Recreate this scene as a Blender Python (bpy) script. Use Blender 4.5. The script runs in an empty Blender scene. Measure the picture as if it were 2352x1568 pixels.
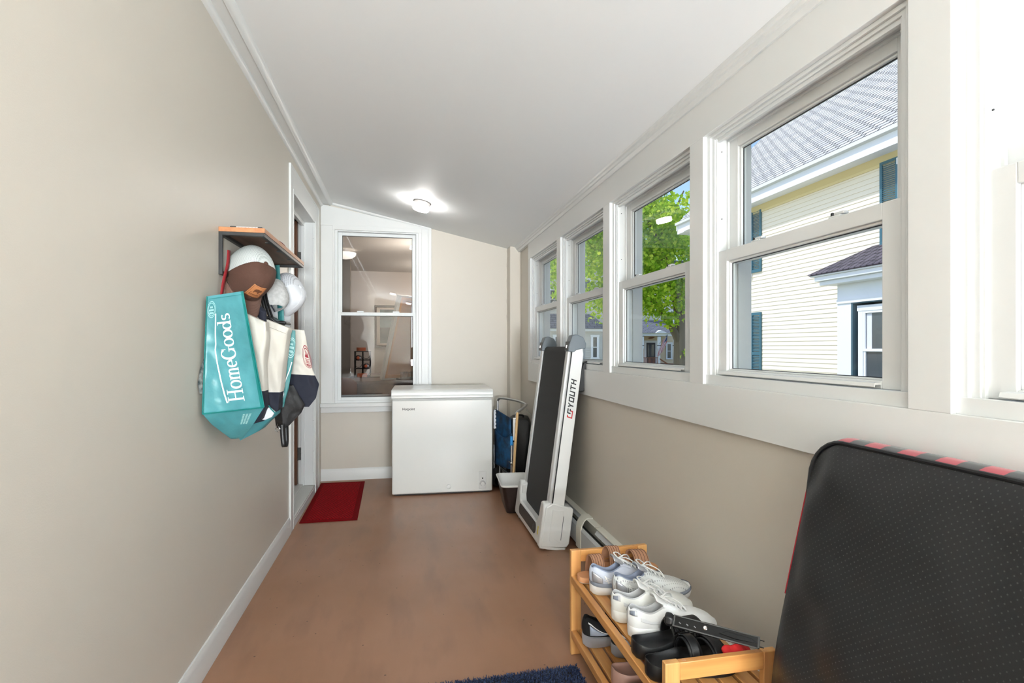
import bpy, bmesh, math, random
from mathutils import Vector, Matrix, Euler, noise
C = bpy.context.scene.collection
PI = math.pi
random.seed(7)

# ------------------------------------------------------------ camera, sky, sun, exposure
cam_d = bpy.data.cameras.new('camera'); cam = bpy.data.objects.new('camera', cam_d); C.objects.link(cam)
cam_d.sensor_width = 36.0; cam_d.lens = 36.0*1237/2352
cam_d.shift_y = 14/2352.0; cam_d.clip_start = 0.02; cam_d.clip_end = 400
cam.location = (0, 0, 1.2); cam.rotation_euler = (PI/2, 0, -math.atan(251/1237.0))
bpy.context.scene.camera = cam
w = bpy.data.worlds.new('sky'); bpy.context.scene.world = w; w.use_nodes = True
nt = w.node_tree; nt.nodes.clear()
sk = nt.nodes.new('ShaderNodeTexSky'); sk.sky_type = 'NISHITA'; sk.sun_disc = False
sk.sun_elevation = math.radians(48); sk.sun_rotation = math.radians(240); sk.air_density = 0.9; sk.dust_density = 0.6
bg = nt.nodes.new('ShaderNodeBackground'); bg.inputs[1].default_value = 0.13
wo = nt.nodes.new('ShaderNodeOutputWorld')
nt.links.new(sk.outputs[0], bg.inputs[0]); nt.links.new(bg.outputs[0], wo.inputs[0])
sd = bpy.data.lights.new('sun', 'SUN'); sd.energy = 1.75; sd.angle = math.radians(1.0); sd.color = (1, .97, .92)
sun = bpy.data.objects.new('sun', sd); C.objects.link(sun)
SUNDIR = Vector((-0.52, 0.22, 0.82))          # towards the sun
sun.rotation_euler = SUNDIR.to_track_quat('Z', 'Y').to_euler()
sun.location = (-5, 0, 12)
def area(name, loc, rot, sx, sy, power, col=(1, 1, 1)):
    d = bpy.data.lights.new(name, 'AREA'); d.shape = 'RECTANGLE'; d.size = sx; d.size_y = sy; d.energy = power; d.color = col
    o = bpy.data.objects.new(name, d); C.objects.link(o); o.location = loc; o.rotation_euler = rot
    return o
# fill lights added behind the camera, one aimed up at the ceiling
area('fill_end_wall', (0.64, -4.32, 1.75), (-PI/2, 0, PI), .84, 1.1, 24, (.88, .95, 1))
area('fill_end_wall_up', (0.64, -4.32, .80), (-PI/2-math.radians(80), 0, PI), .84, .85, 680, (.88, .95, 1))
vs = bpy.context.scene.view_settings
vs.view_transform = 'Standard'; vs.look = 'None'; vs.gamma = 1.0; vs.use_curve_mapping = False
vs.exposure = 1.07

# ------------------------------------------------------------ helpers
def lin(c):
    return tuple((v/255/12.92 if v/255 <= .04045 else ((v/255+.055)/1.055)**2.4) for v in c)
MATS = {}
def mat(name, col, rough=.5, metal=0, spec=.5, bump=None, emit=None, alpha=None, coat=0, var=None, tex=None, subs=0, trans=0, sheen=0):
    """plain principled material; bump=(scale,strength[,stretch]); var=(scale,other colour,amount)"""
    m = bpy.data.materials.new(name); m.use_nodes = True; MATS[name] = m
    n = m.node_tree; b = n.nodes['Principled BSDF']
    col = lin(col)
    b.inputs['Base Color'].default_value = (*col, 1); b.inputs['Roughness'].default_value = rough
    b.inputs['Metallic'].default_value = metal; b.inputs['Specular IOR Level'].default_value = spec
    b.inputs['Coat Weight'].default_value = coat
    if sheen: b.inputs['Sheen Weight'].default_value = sheen
    if emit:
        b.inputs['Emission Color'].default_value = (*emit[0], 1); b.inputs['Emission Strength'].default_value = emit[1]
    tc = n.nodes.new('ShaderNodeTexCoord'); mp = n.nodes.new('ShaderNodeMapping'); n.links.new(tc.outputs['Object'], mp.inputs[0])
    if var:
        t = n.nodes.new('ShaderNodeTexNoise'); t.inputs['Scale'].default_value = var[0]; t.inputs['Detail'].default_value = 5
        mp2 = n.nodes.new('ShaderNodeMapping'); n.links.new(tc.outputs['Object'], mp2.inputs[0])
        if len(var) > 3: mp2.inputs['Scale'].default_value = var[3]
        n.links.new(mp2.outputs[0], t.inputs[0])
        r = n.nodes.new('ShaderNodeValToRGB'); r.color_ramp.elements[0].position = .35; r.color_ramp.elements[1].position = .65
        r.color_ramp.elements[0].color = (*col, 1); c2 = lin(var[1])
        r.color_ramp.elements[1].color = (*[a*(1-var[2])+c*var[2] for a, c in zip(col, c2)], 1)
        n.links.new(t.outputs[0], r.inputs[0]); n.links.new(r.outputs[0], b.inputs['Base Color'])
    if bump:
        t = n.nodes.new('ShaderNodeTexNoise'); t.inputs['Scale'].default_value = bump[0]; t.inputs['Detail'].default_value = 4
        if len(bump) > 2: mp.inputs['Scale'].default_value = bump[2]
        n.links.new(mp.outputs[0], t.inputs[0])
        u = n.nodes.new('ShaderNodeBump'); u.inputs['Strength'].default_value = bump[1]; u.inputs['Distance'].default_value = .01
        n.links.new(t.outputs[0], u.inputs['Height']); n.links.new(u.outputs[0], b.inputs['Normal'])
    return m
def nodes_of(m):
    n = m.node_tree; return n, n.nodes['Principled BSDF']

class MB:
    def __init__(s): s.v = []; s.f = []; s.m = []; s.k = 0
    def add(s, vs_, fs, mi=0):
        k = len(s.v); s.v += [tuple(p) for p in vs_]; s.f += [tuple(i+k for i in f) for f in fs]; s.m += [mi]*len(fs); return s
    def box(s, x0, x1, y0, y1, z0, z1, mi=0, M=None):
        s.k += 1; e = 2.5e-5*(s.k % 11)*(1 if x1 > x0 else -1)   # keeps touching boxes from sharing a plane
        x0 -= e; x1 += e; y0 -= abs(e); y1 += abs(e); z0 -= abs(e); z1 += abs(e)
        p = [(x0,y0,z0),(x1,y0,z0),(x1,y1,z0),(x0,y1,z0),(x0,y0,z1),(x1,y0,z1),(x1,y1,z1),(x0,y1,z1)]
        if M: p = [M @ Vector(q) for q in p]
        return s.add(p, [(0,3,2,1),(4,5,6,7),(0,1,5,4),(1,2,6,5),(2,3,7,6),(3,0,4,7)], mi)
    def prism(s, pts, d, mi=0):
        """closed polygon of 3D points extruded by vector d"""
        n = len(pts); d = Vector(d); a = [Vector(p) for p in pts]; b = [p+d for p in a]
        fs = [tuple(range(n))[::-1], tuple(range(n, 2*n))] + [(i, (i+1) % n, n+(i+1) % n, n+i) for i in range(n)]
        return s.add(a+b, fs, mi)
    def tube(s, path, r, seg=10, mi=0, closed=False, flat=1.0, caps=True):
        P = [Vector(p) for p in path]; n = len(P); up = Vector((0.13, 0.21, 1)).normalized(); rings = []
        for i, p in enumerate(P):
            a = P[(i-1) % n] if (closed or i > 0) else P[i]; b = P[(i+1) % n] if (closed or i < n-1) else P[i]
            t = (b-a).normalized()
            x = t.cross(up)
            if x.length < 1e-3: x = t.cross(Vector((1, 0, 0)))
            x.normalize(); y = x.cross(t).normalized()
            if i > 0 and not closed:
                pass
            rr = r[i] if isinstance(r, (list, tuple)) else r
            rings.append([p + x*math.cos(2*PI*k/seg)*rr + y*math.sin(2*PI*k/seg)*rr*flat for k in range(seg)])
        vv = [q for R in rings for q in R]; fs = []
        m = n if closed else n-1
        for i in range(m):
            j = (i+1) % n
            for k in range(seg):
                fs.append((i*seg+k, i*seg+(k+1) % seg, j*seg+(k+1) % seg, j*seg+k))
        if not closed and caps: fs += [tuple(range(seg))[::-1], tuple((n-1)*seg+k for k in range(seg))]
        return s.add(vv, fs, mi)
    def lathe(s, prof, c=(0, 0, 0), seg=32, mi=0, M=None):
        """prof = [(r,z)...] about local z"""
        vv = []; fs = []
        for r, z in prof:
            for k in range(seg):
                q = Vector((r*math.cos(2*PI*k/seg), r*math.sin(2*PI*k/seg), z))
                vv.append((M @ q if M else q) + Vector(c))
        n = len(prof)
        for i in range(n-1):
            for k in range(seg): fs.append((i*seg+k, i*seg+(k+1) % seg, (i+1)*seg+(k+1) % seg, (i+1)*seg+k))
        fs += [tuple(range(seg))[::-1], tuple((n-1)*seg+k for k in range(seg))]
        return s.add(vv, fs, mi)
    def grid(s, fn, nu, nv, mi=0, closeu=False, mfn=None):
        k = len(s.v)
        for j in range(nv+1):
            for i in range(nu+(0 if closeu else 1)): s.v.append(tuple(fn(i/nu, j/nv)))
        w_ = nu if closeu else nu+1
        for j in range(nv):
            for i in range(nu):
                i2 = (i+1) % w_
                s.f.append((k+j*w_+i, k+j*w_+i2, k+(j+1)*w_+i2, k+(j+1)*w_+i)); s.m.append(mfn((i+.5)/nu, (j+.5)/nv) if mfn else mi)
        return s
    def build(s, name, mats, parent=None, bev=0, smooth=40, solid=0, sub=0, M=None, off=0, seg=2):
        me = bpy.data.meshes.new(name); me.from_pydata(s.v, [], s.f)
        if not isinstance(mats, (list, tuple)): mats = [mats]
        for m in mats: me.materials.append(MATS[m] if isinstance(m, str) else m)
        me.polygons.foreach_set('material_index', s.m)
        b = bmesh.new(); b.from_mesh(me); bmesh.ops.recalc_face_normals(b, faces=b.faces); b.to_mesh(me); b.free()
        if smooth: me.shade_smooth(); me.set_sharp_from_angle(angle=math.radians(smooth))
        o = bpy.data.objects.new(name, me); C.objects.link(o)
        if parent: o.parent = parent
        if M is not None: o.matrix_local = M
        if solid:
            d = o.modifiers.new('thickness', 'SOLIDIFY'); d.thickness = solid; d.offset = off
        if bev:
            d = o.modifiers.new('bevel', 'BEVEL'); d.width = bev; d.segments = seg; d.limit_method = 'ANGLE'; d.angle_limit = math.radians(35); d.harden_normals = False
        if sub:
            d = o.modifiers.new('sub', 'SUBSURF'); d.levels = sub; d.render_levels = sub
        return o
def thing(name, label, cat, loc=(0, 0, 0), rot=(0, 0, 0), group=None):
    o = bpy.data.objects.new(name, None); C.objects.link(o); o.location = loc; o.rotation_euler = rot; o.empty_display_size = .1
    return tag(o, label, cat, group)
def tag(o, label=None, cat=None, group=None, kind=None):
    if label: o['label'] = label
    if cat: o['category'] = cat
    if group: o['group'] = group
    if kind: o['kind'] = kind
    return o
def struct(o, label=None, cat=None):
    o['kind'] = 'structure'; return tag(o, label, cat)
def bx(name, m, parent, *a, bev=0, **k):
    return MB().box(*a).build(name, m, parent, bev=bev, **k)
def text(name, s_, m, parent, origin, right, up, size, depth=.0006, bold=False, align='LEFT', spacing=1.0, shear=0):
    cu = bpy.data.curves.new(name, 'FONT'); cu.body = s_; cu.size = size; cu.extrude = depth; cu.align_x = align; cu.space_character = spacing; cu.shear = shear
    cu.resolution_u = 3
    if bold: cu.offset = size*.018
    t = bpy.data.objects.new('tmp_text', cu); C.objects.link(t)
    dg = bpy.context.evaluated_depsgraph_get(); me = bpy.data.meshes.new_from_object(t.evaluated_get(dg))
    bpy.data.objects.remove(t); me.materials.clear(); me.materials.append(MATS[m])
    r = Vector(right).normalized(); u = Vector(up).normalized(); n = r.cross(u).normalized(); u = n.cross(r)
    M = Matrix((( r.x, u.x, n.x, origin[0]), (r.y, u.y, n.y, origin[1]), (r.z, u.z, n.z, origin[2]), (0, 0, 0, 1)))
    o = bpy.data.objects.new(name, me); C.objects.link(o)
    if parent: o.parent = parent
    o.matrix_local = M
    return o
def lerp(a, b, t): return a+(b-a)*t
def interp(tab, t):
    if t <= tab[0][0]: return tab[0][1]
    for (a, x), (b, y) in zip(tab, tab[1:]):
        if t <= b:
            k = (t-a)/(b-a); return x+(y-x)*k
    return tab[-1][1]
def smooth_interp(tab, t):
    if t <= tab[0][0]: return tab[0][1]
    n = len(tab)
    for i in range(n-1):
        a, x = tab[i]; b, y = tab[i+1]
        if t <= b:
            k = (t-a)/(b-a)
            s0 = (y-tab[i-1][1])/(b-tab[i-1][0]) if i > 0 else (y-x)/(b-a)
            s1 = (tab[i+2][1]-x)/(tab[i+2][0]-a) if i < n-2 else (y-x)/(b-a)
            h = b-a
            return (2*k**3-3*k**2+1)*x+(k**3-2*k**2+k)*h*s0+(-2*k**3+3*k**2)*y+(k**3-k**2)*h*s1
    return tab[-1][1]
def bez(p, n=16):
    """smooth path through points (catmull-rom)"""
    P = [Vector(q) for q in p]; out = []
    for i in range(len(P)-1):
        a = P[max(i-1, 0)]; b = P[i]; c = P[i+1]; d = P[min(i+2, len(P)-1)]
        for k in range(n):
            t = k/n
            out.append(.5*((2*b)+(c-a)*t+(2*a-5*b+4*c-d)*t*t+(3*b-a-3*c+d)*t**3))
    out.append(P[-1]); return out

# ------------------------------------------------------------ materials
mat('wall_paint', (207, 200, 188), .42, spec=.4, bump=(260, .05))
mat('wall_paint_right', (204, 197, 185), .42, spec=.4, bump=(260, .05))
mat('ceiling_paint', (238, 240, 240), .6, bump=(200, .03))
mat('trim_paint', (220, 221, 219), .35, bump=(30, .06, (1, .3, 1)))
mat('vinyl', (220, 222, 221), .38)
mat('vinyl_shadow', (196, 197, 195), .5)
mat('gasket', (35, 36, 38), .6)
mat('old_sill', (214, 214, 208), .5, bump=(60, .35, (4, .3, 1)))
mat('black_metal', (26, 25, 25), .42, spec=.5)
mat('chrome', (215, 215, 215), .18, metal=1)
mat('aluminium', (205, 206, 208), .28, metal=.9)
mat('white_plastic', (224, 225, 223), .32, coat=.2)
mat('appliance', (228, 229, 225), .22, coat=.3)
mat('black_plastic', (20, 20, 21), .38)
mat('black_gloss', (6, 6, 7), .30, spec=.3)
mat('grey_plastic', (104, 112, 118), .4)
mat('grey_plastic_dark', (70, 70, 68), .45)
mat('belt', (27, 27, 28), .7, bump=(900, .2))
mat('red_print', (190, 25, 32), .5)
mat('black_print', (18, 18, 20), .5)
mat('white_print', (238, 240, 240), .5)
mat('grey_print', (120, 122, 124), .5)
mat('yellow_sticker', (214, 196, 40), .5)
mat('red_carpet', (142, 10, 18), .95, spec=.1, bump=(700, .9))
mat('teal_fabric', (66, 132, 138), .34, bump=(11, .55), var=(7, (88, 160, 166), .6), spec=.5)
mat('teal_edge', (12, 120, 116), .5)
mat('teal_dark', (52, 124, 124), .5)
mat('cream_canvas', (224, 219, 208), .85, bump=(900, .25), var=(9, (206, 200, 188), .5))
mat('navy_canvas', (26, 29, 44), .8, bump=(900, .2))
mat('black_nylon', (30, 29, 30), .6, bump=(500, .2))
mat('brown_cap', (84, 56, 44), .85, bump=(600, .3))
mat('brown_cap_brim', (112, 82, 70), .85, bump=(600, .3))
mat('leather_patch', (186, 122, 76), .6)
mat('patch_dark', (104, 60, 34), .7)
mat('grey_cap', (178, 178, 176), .9, var=(60, (206, 206, 204), .7))
mat('white_cap', (228, 230, 234), .75)
mat('red_strap', (140, 22, 30), .7)
mat('khaki', (120, 96, 52), .8)
mat('bamboo', (214, 158, 92), .42, coat=.15, var=(3, (186, 122, 62), .75, (14, .7, 14)))
mat('bamboo_end', (222, 170, 106), .42, coat=.15, var=(3, (196, 134, 74), .75, (14, 14, .7)))
mat('bamboo_rail', (214, 158, 92), .42, coat=.15, var=(3, (190, 126, 66), .75, (.7, 14, 14)))
mat('tan_sole', (208, 152, 108), .7)
mat('tan_strap', (222, 168, 132), .6, bump=(500, .8, (1, 3, 1)))
mat('tan_line', (120, 76, 52), .7)
mat('slide_white', (220, 210, 200), .6)
mat('lavender_mesh', (196, 201, 214), .7, bump=(700, .3))
mat('lavender_lining', (146, 156, 178), .85, bump=(900, .3))
mat('grey_mesh', (206, 208, 206), .7, bump=(700, .35))
mat('grey_lining', (140, 148, 168), .85)
mat('silver', (188, 190, 196), .3, metal=.6)
mat('slate', (118, 123, 134), .6)
mat('sole_white', (234, 234, 232), .5)
mat('white_leather', (236, 237, 236), .38, bump=(400, .08))
mat('white_leather_worn', (226, 227, 222), .42, bump=(400, .08))
mat('shoe_lining', (196, 197, 198), .9, bump=(700, .3))
mat('shoe_stripe', (220, 222, 223), .6)
mat('lace', (240, 240, 238), .85, bump=(1200, .4))
mat('eva_black', (16, 17, 20), .45, bump=(900, .12))
mat('eva_pink', (176, 140, 128), .55)
mat('knit_black', (18, 18, 20), .9, bump=(900, .3))
mat('glitter', (206, 206, 214), .35, metal=.2, bump=(900, .9))
mat('navy_strap', (34, 42, 62), .8)
mat('glass_clear', (255, 255, 255))
def glass(name, tint=(1, 1, 1), refl=1.0):
    m = bpy.data.materials.new(name); m.use_nodes = True; MATS[name] = m; n = m.node_tree; n.nodes.clear()
    o = n.nodes.new('ShaderNodeOutputMaterial'); mx = n.nodes.new('ShaderNodeMixShader'); t = n.nodes.new('ShaderNodeBsdfTransparent')
    g = n.nodes.new('ShaderNodeBsdfGlossy'); g.inputs['Roughness'].default_value = 0; lw = n.nodes.new('ShaderNodeLayerWeight'); lw.inputs[0].default_value = .5; pw = n.nodes.new('ShaderNodeMath'); pw.operation = 'POWER'; pw.inputs[1].default_value = 5; n.links.new(lw.outputs['Facing'], pw.inputs[0]); f = n.nodes.new('ShaderNodeMath'); f.operation = 'MULTIPLY_ADD'; f.inputs[1].default_value = .96; f.inputs[2].default_value = .04; n.links.new(pw.outputs[0], f.inputs[0])
    mu = n.nodes.new('ShaderNodeMath'); mu.operation = 'MULTIPLY'; mu.inputs[1].default_value = refl
    t.inputs[0].default_value = (*tint, 1)
    n.links.new(f.outputs[0], mu.inputs[0]); n.links.new(mu.outputs[0], mx.inputs[0]); n.links.new(t.outputs[0], mx.inputs[1]); n.links.new(g.outputs[0], mx.inputs[2]); n.links.new(mx.outputs[0], o.inputs[0])
    return m
glass('pane', (.97, .985, .98), .5)
glass('pane_back', (.92, .92, .92), .45)
glass('screen', (.80, .80, .81), .3)

# wall board plane helpers --------------------------------------------------
def floor_mat():
    m = mat('floor_paint', (146, 110, 90), .36, spec=.45); n, b = nodes_of(m)
    tc = n.nodes.new('ShaderNodeTexCoord')
    def nz(scale, det, stretch=None):
        t = n.nodes.new('ShaderNodeTexNoise'); t.inputs['Scale'].default_value = scale; t.inputs['Detail'].default_value = det
        mp = n.nodes.new('ShaderNodeMapping'); n.links.new(tc.outputs['Object'], mp.inputs[0]); n.links.new(mp.outputs[0], t.inputs[0])
        if stretch: mp.inputs['Scale'].default_value = stretch
        return t
    a = nz(1.6, 6); r = n.nodes.new('ShaderNodeValToRGB'); n.links.new(a.outputs[0], r.inputs[0])
    r.color_ramp.elements[0].position = .32; r.color_ramp.elements[0].color = (*lin((146, 106, 78)), 1)
    r.color_ramp.elements[1].position = .68; r.color_ramp.elements[1].color = (*lin((160, 119, 93)), 1)
    v = n.nodes.new('ShaderNodeTexVoronoi'); v.inputs['Scale'].default_value = 14; n.links.new(tc.outputs['Object'], v.inputs['Vector'])
    r2 = n.nodes.new('ShaderNodeValToRGB'); n.links.new(v.outputs['Distance'], r2.inputs[0])
    r2.color_ramp.elements[0].position = .04; r2.color_ramp.elements[0].color = (.35, .3, .28, 1); r2.color_ramp.elements[1].position = .065; r2.color_ramp.elements[1].color = (1, 1, 1, 1)
    mx = n.nodes.new('ShaderNodeMix'); mx.data_type = 'RGBA'; mx.blend_type = 'MULTIPLY'; mx.inputs[0].default_value = 1
    n.links.new(r.outputs[0], mx.inputs[6]); n.links.new(r2.outputs[0], mx.inputs[7])
    s3 = nz(9, 8, (1, .25, 1)); r3 = n.nodes.new('ShaderNodeValToRGB'); n.links.new(s3.outputs[0], r3.inputs[0])
    r3.color_ramp.elements[0].position = .3; r3.color_ramp.elements[0].color = (.76, .74, .72, 1); r3.color_ramp.elements[1].position = .5; r3.color_ramp.elements[1].color = (1, 1, 1, 1)
    m2 = n.nodes.new('ShaderNodeMix'); m2.data_type = 'RGBA'; m2.blend_type = 'MULTIPLY'; m2.inputs[0].default_value = .8
    n.links.new(mx.outputs[2], m2.inputs[6]); n.links.new(r3.outputs[0], m2.inputs[7]); n.links.new(m2.outputs[2], b.inputs['Base Color'])
    rr = n.nodes.new('ShaderNodeMapRange'); n.links.new(s3.outputs[0], rr.inputs[0]); rr.inputs[3].default_value = .28; rr.inputs[4].default_value = .5
    n.links.new(rr.outputs[0], b.inputs['Roughness'])
    bp = n.nodes.new('ShaderNodeBump'); bp.inputs['Strength'].default_value = .12; n.links.new(s3.outputs[0], bp.inputs['Height']); n.links.new(bp.outputs[0], b.inputs['Normal'])
floor_mat()
def stripes_mat(name, base, line, axis, pitch, frac, rough=.6, bump=0.0, second=None):
    """base colour with narrow lines every pitch metres along an axis (object space)"""
    m = mat(name, base, rough); n, b = nodes_of(m); tc = n.nodes.new('ShaderNodeTexCoord'); sp = n.nodes.new('ShaderNodeSeparateXYZ'); n.links.new(tc.outputs['Object'], sp.inputs[0])
    d = n.nodes.new('ShaderNodeMath'); d.operation = 'MULTIPLY'; d.inputs[1].default_value = 1/pitch; n.links.new(sp.outputs[axis], d.inputs[0])
    f = n.nodes.new('ShaderNodeMath'); f.operation = 'FRACT'; n.links.new(d.outputs[0], f.inputs[0])
    l = n.nodes.new('ShaderNodeMath'); l.operation = 'LESS_THAN'; l.inputs[1].default_value = frac; n.links.new(f.outputs[0], l.inputs[0])
    mx = n.nodes.new('ShaderNodeMix'); mx.data_type = 'RGBA'; mx.inputs[6].default_value = (*lin(base), 1); mx.inputs[7].default_value = (*lin(line), 1)
    n.links.new(l.outputs[0], mx.inputs[0]); n.links.new(mx.outputs[2], b.inputs['Base Color'])
    if bump:
        bp = n.nodes.new('ShaderNodeBump'); bp.inputs['Strength'].default_value = bump; bp.inputs['Distance'].default_value = .02
        n.links.new(f.outputs[0], bp.inputs['Height']); n.links.new(bp.outputs[0], b.inputs['Normal'])
    return m
def dots_mat(name, base, dot, scale, size, rough=.6, axes=(1, 2), rot=45, bump=.3):
    """small dots on a regular rotated grid"""
    m = mat(name, base, rough); n, b = nodes_of(m); tc = n.nodes.new('ShaderNodeTexCoord'); mp = n.nodes.new('ShaderNodeMapping')
    sp = n.nodes.new('ShaderNodeSeparateXYZ'); cb = n.nodes.new('ShaderNodeCombineXYZ'); n.links.new(tc.outputs['Object'], sp.inputs[0])
    n.links.new(sp.outputs[axes[0]], cb.inputs[0]); n.links.new(sp.outputs[axes[1]], cb.inputs[1]); n.links.new(cb.outputs[0], mp.inputs[0])
    mp.inputs['Scale'].default_value = (scale, scale, 1); mp.inputs['Rotation'].default_value = (0, 0, math.radians(rot))
    v = n.nodes.new('ShaderNodeTexVoronoi'); v.inputs['Randomness'].default_value = 0; v.inputs['Scale'].default_value = 1; v.voronoi_dimensions = '2D'; n.links.new(mp.outputs[0], v.inputs['Vector'])
    l = n.nodes.new('ShaderNodeMath'); l.operation = 'LESS_THAN'; l.inputs[1].default_value = size; n.links.new(v.outputs['Distance'], l.inputs[0])
    mx = n.nodes.new('ShaderNodeMix'); mx.data_type = 'RGBA'; mx.inputs[6].default_value = (*lin(base), 1); mx.inputs[7].default_value = (*lin(dot), 1)
    n.links.new(l.outputs[0], mx.inputs[0]); n.links.new(mx.outputs[2], b.inputs['Base Color'])
    bp = n.nodes.new('ShaderNodeBump'); bp.inputs['Strength'].default_value = bump; bp.inputs['Distance'].default_value = .002; bp.invert = True
    n.links.new(l.outputs[0], bp.inputs['Height']); n.links.new(bp.outputs[0], b.inputs['Normal'])
    return m
# ============================================================ THE ROOM
XL, XR, YB, YF = -0.72, 1.09, 5.09, -4.2     # wall faces
def ceil_z(x): return 2.509-0.2205*(x+0.636)
ZR = ceil_z(XR)
# floor ---------------------------------------------------------------
fl = MB().box(XL-.25, XR+.1, YF-.1, YB+.05, -.12, 0).build('floor', 'floor_paint'); struct(fl)
# left wall with the door opening Y 3.755..4.70, Z 0..2.27 -------------------
DY0, DY1, DZ = 3.785, 4.69, 2.245
wl = MB().box(XL-.14, XL, YF-.1, DY0, 0, 2.75).box(XL-.14, XL, DY1, YB+.02, 0, 2.75).box(XL-.14, XL, DY0, DY1, DZ, 2.75).build('wall_left', 'wall_paint', smooth=0); struct(wl)
# right wall with five window openings ----------------------------------------
Y0S = [-3.548, -2.644, -1.740, -.836, .067, .971, 1.874, 2.779, 3.683]; OW = .81
ZO0, ZO1 = 1.068, 1.965
r = MB()
r.box(XR, XR+.13, YF-.1, YB+.1, -.9, ZO0).box(XR, XR+.13, YF-.1, YB+.1, ZO1, 2.6)
edges = [YF-.1]+[e for y in Y0S for e in (y, y+OW)]+[YB+.1]
for i in range(0, len(edges), 2): r.box(XR, XR+.13, edges[i], edges[i+1], ZO0, ZO1)
struct(r.build('wall_right', 'wall_paint_right', smooth=0))
# back wall with the window into the house --------------------------------------
WX0, WX1, WZ0, WZ1 = -.60, .145, .70, 2.27
b_ = MB()
b_.box(XL-.3, WX0, YB, YB+.12, -.1, 2.75).box(WX1, XR+.13, YB, YB+.12, -.1, 2.75).box(WX0, WX1, YB, YB+.12, -.1, WZ0).box(WX0, WX1, YB, YB+.12, WZ1, 2.75)
struct(b_.build('wall_back', 'wall_paint', smooth=0))
# boxed corner by the windows, painted like the wall
struct(MB().box(.985, XR, 4.95, YB, 0, ceil_z(1.0)).build('wall_chase', 'wall_paint', bev=.004))
# end wall behind the camera with an unglazed opening added for the fill lights
e_ = MB().box(XL-.14, .2, YF-.12, YF, 0, 2.75).box(1.08, XR+.13, YF-.12, YF, 0, 2.75).box(.2, 1.08, YF-.12, YF, 0, .35).box(.2, 1.08, YF-.12, YF, 2.32, 2.75)
struct(e_.build('wall_front', 'wall_paint', smooth=0))
# ceiling (sloping down to the windows), roof deck above it keeps the sun out
c_ = MB().prism([(XL-.2, YF-.1, ceil_z(XL-.2)), (XR+.14, YF-.1, ceil_z(XR+.14)), (XR+.14, YF-.1, ceil_z(XR+.14)+.14), (XL-.2, YF-.1, ceil_z(XL-.2)+.14)], (0, YB-YF+.3, 0))
struct(c_.build('ceiling', 'ceiling_paint', smooth=0))

# boards round the windows -------------------------------------------------------
XB = 1.07
t = MB().box(XB, XR, YF, 4.567, .916, ZO0).box(XB, XR, YF, 4.567, ZO1, 2.135)
for a, bb in [(YF, Y0S[0])]+[(Y0S[i]+OW, Y0S[i+1]) for i in range(len(Y0S)-1)]+[(Y0S[-1]+OW, 4.567)]: t.box(XB, XR, a, bb, ZO0, ZO1)
struct(t.build('trim_1', 'trim_paint', smooth=0, bev=.0015))
# cornice on the window side
prof = [(1.09, 2.098), (1.062, 2.098), (1.058, 2.106), (1.056, 2.115), (1.047, 2.117), (1.045, 2.128), (1.036, 2.131), (1.034, ceil_z(1.034)), (1.09, ceil_z(1.09)+.01)]
struct(MB().prism([(x, YF, z) for x, z in prof], (0, 4.95-YF, 0)).build('trim_2', 'trim_paint', smooth=30))
# long soffit board with its two mouldings on the house side
s_ = MB().box(XL, -.64, YF, YB, 2.487, 2.53)
def qround(x, z, sx, sz, rr): return [(x, z)]+[(x+sx*rr*math.cos(a), z+sz*rr*math.sin(a)) for a in [PI/2*k/6 for k in range(7)]]
s_.prism([(x, YF, z) for x, z in qround(XL, 2.487, 1, -1, .022)], (0, YB-YF, 0))
s_.prism([(x, YF, z) for x, z in qround(-.648, ceil_z(-.63), 1, -1, .03)], (0, YB-YF, 0))
struct(s_.build('trim_3', 'trim_paint', smooth=50))
# baseboards
def basebd(name, pts, d):
    struct(MB().prism(pts, d).build(name, 'trim_paint', smooth=30))
H = .105
bp = [(0, 0), (.014, 0), (.014, H-.022), (.010, H-.010), (.006, H), (0, H)]
basebd('baseboard_left', [(XL+a, YF, z) for a, z in bp], (0, 3.688-YF, 0))
basebd('baseboard_back', [(XL, YB-a, z*1.0) for a, z in bp], (XR-XL, 0, 0))
basebd('baseboard_right', [(XR-a, 4.3, z) for a, z in bp], (0, YB-4.3, 0))

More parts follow.
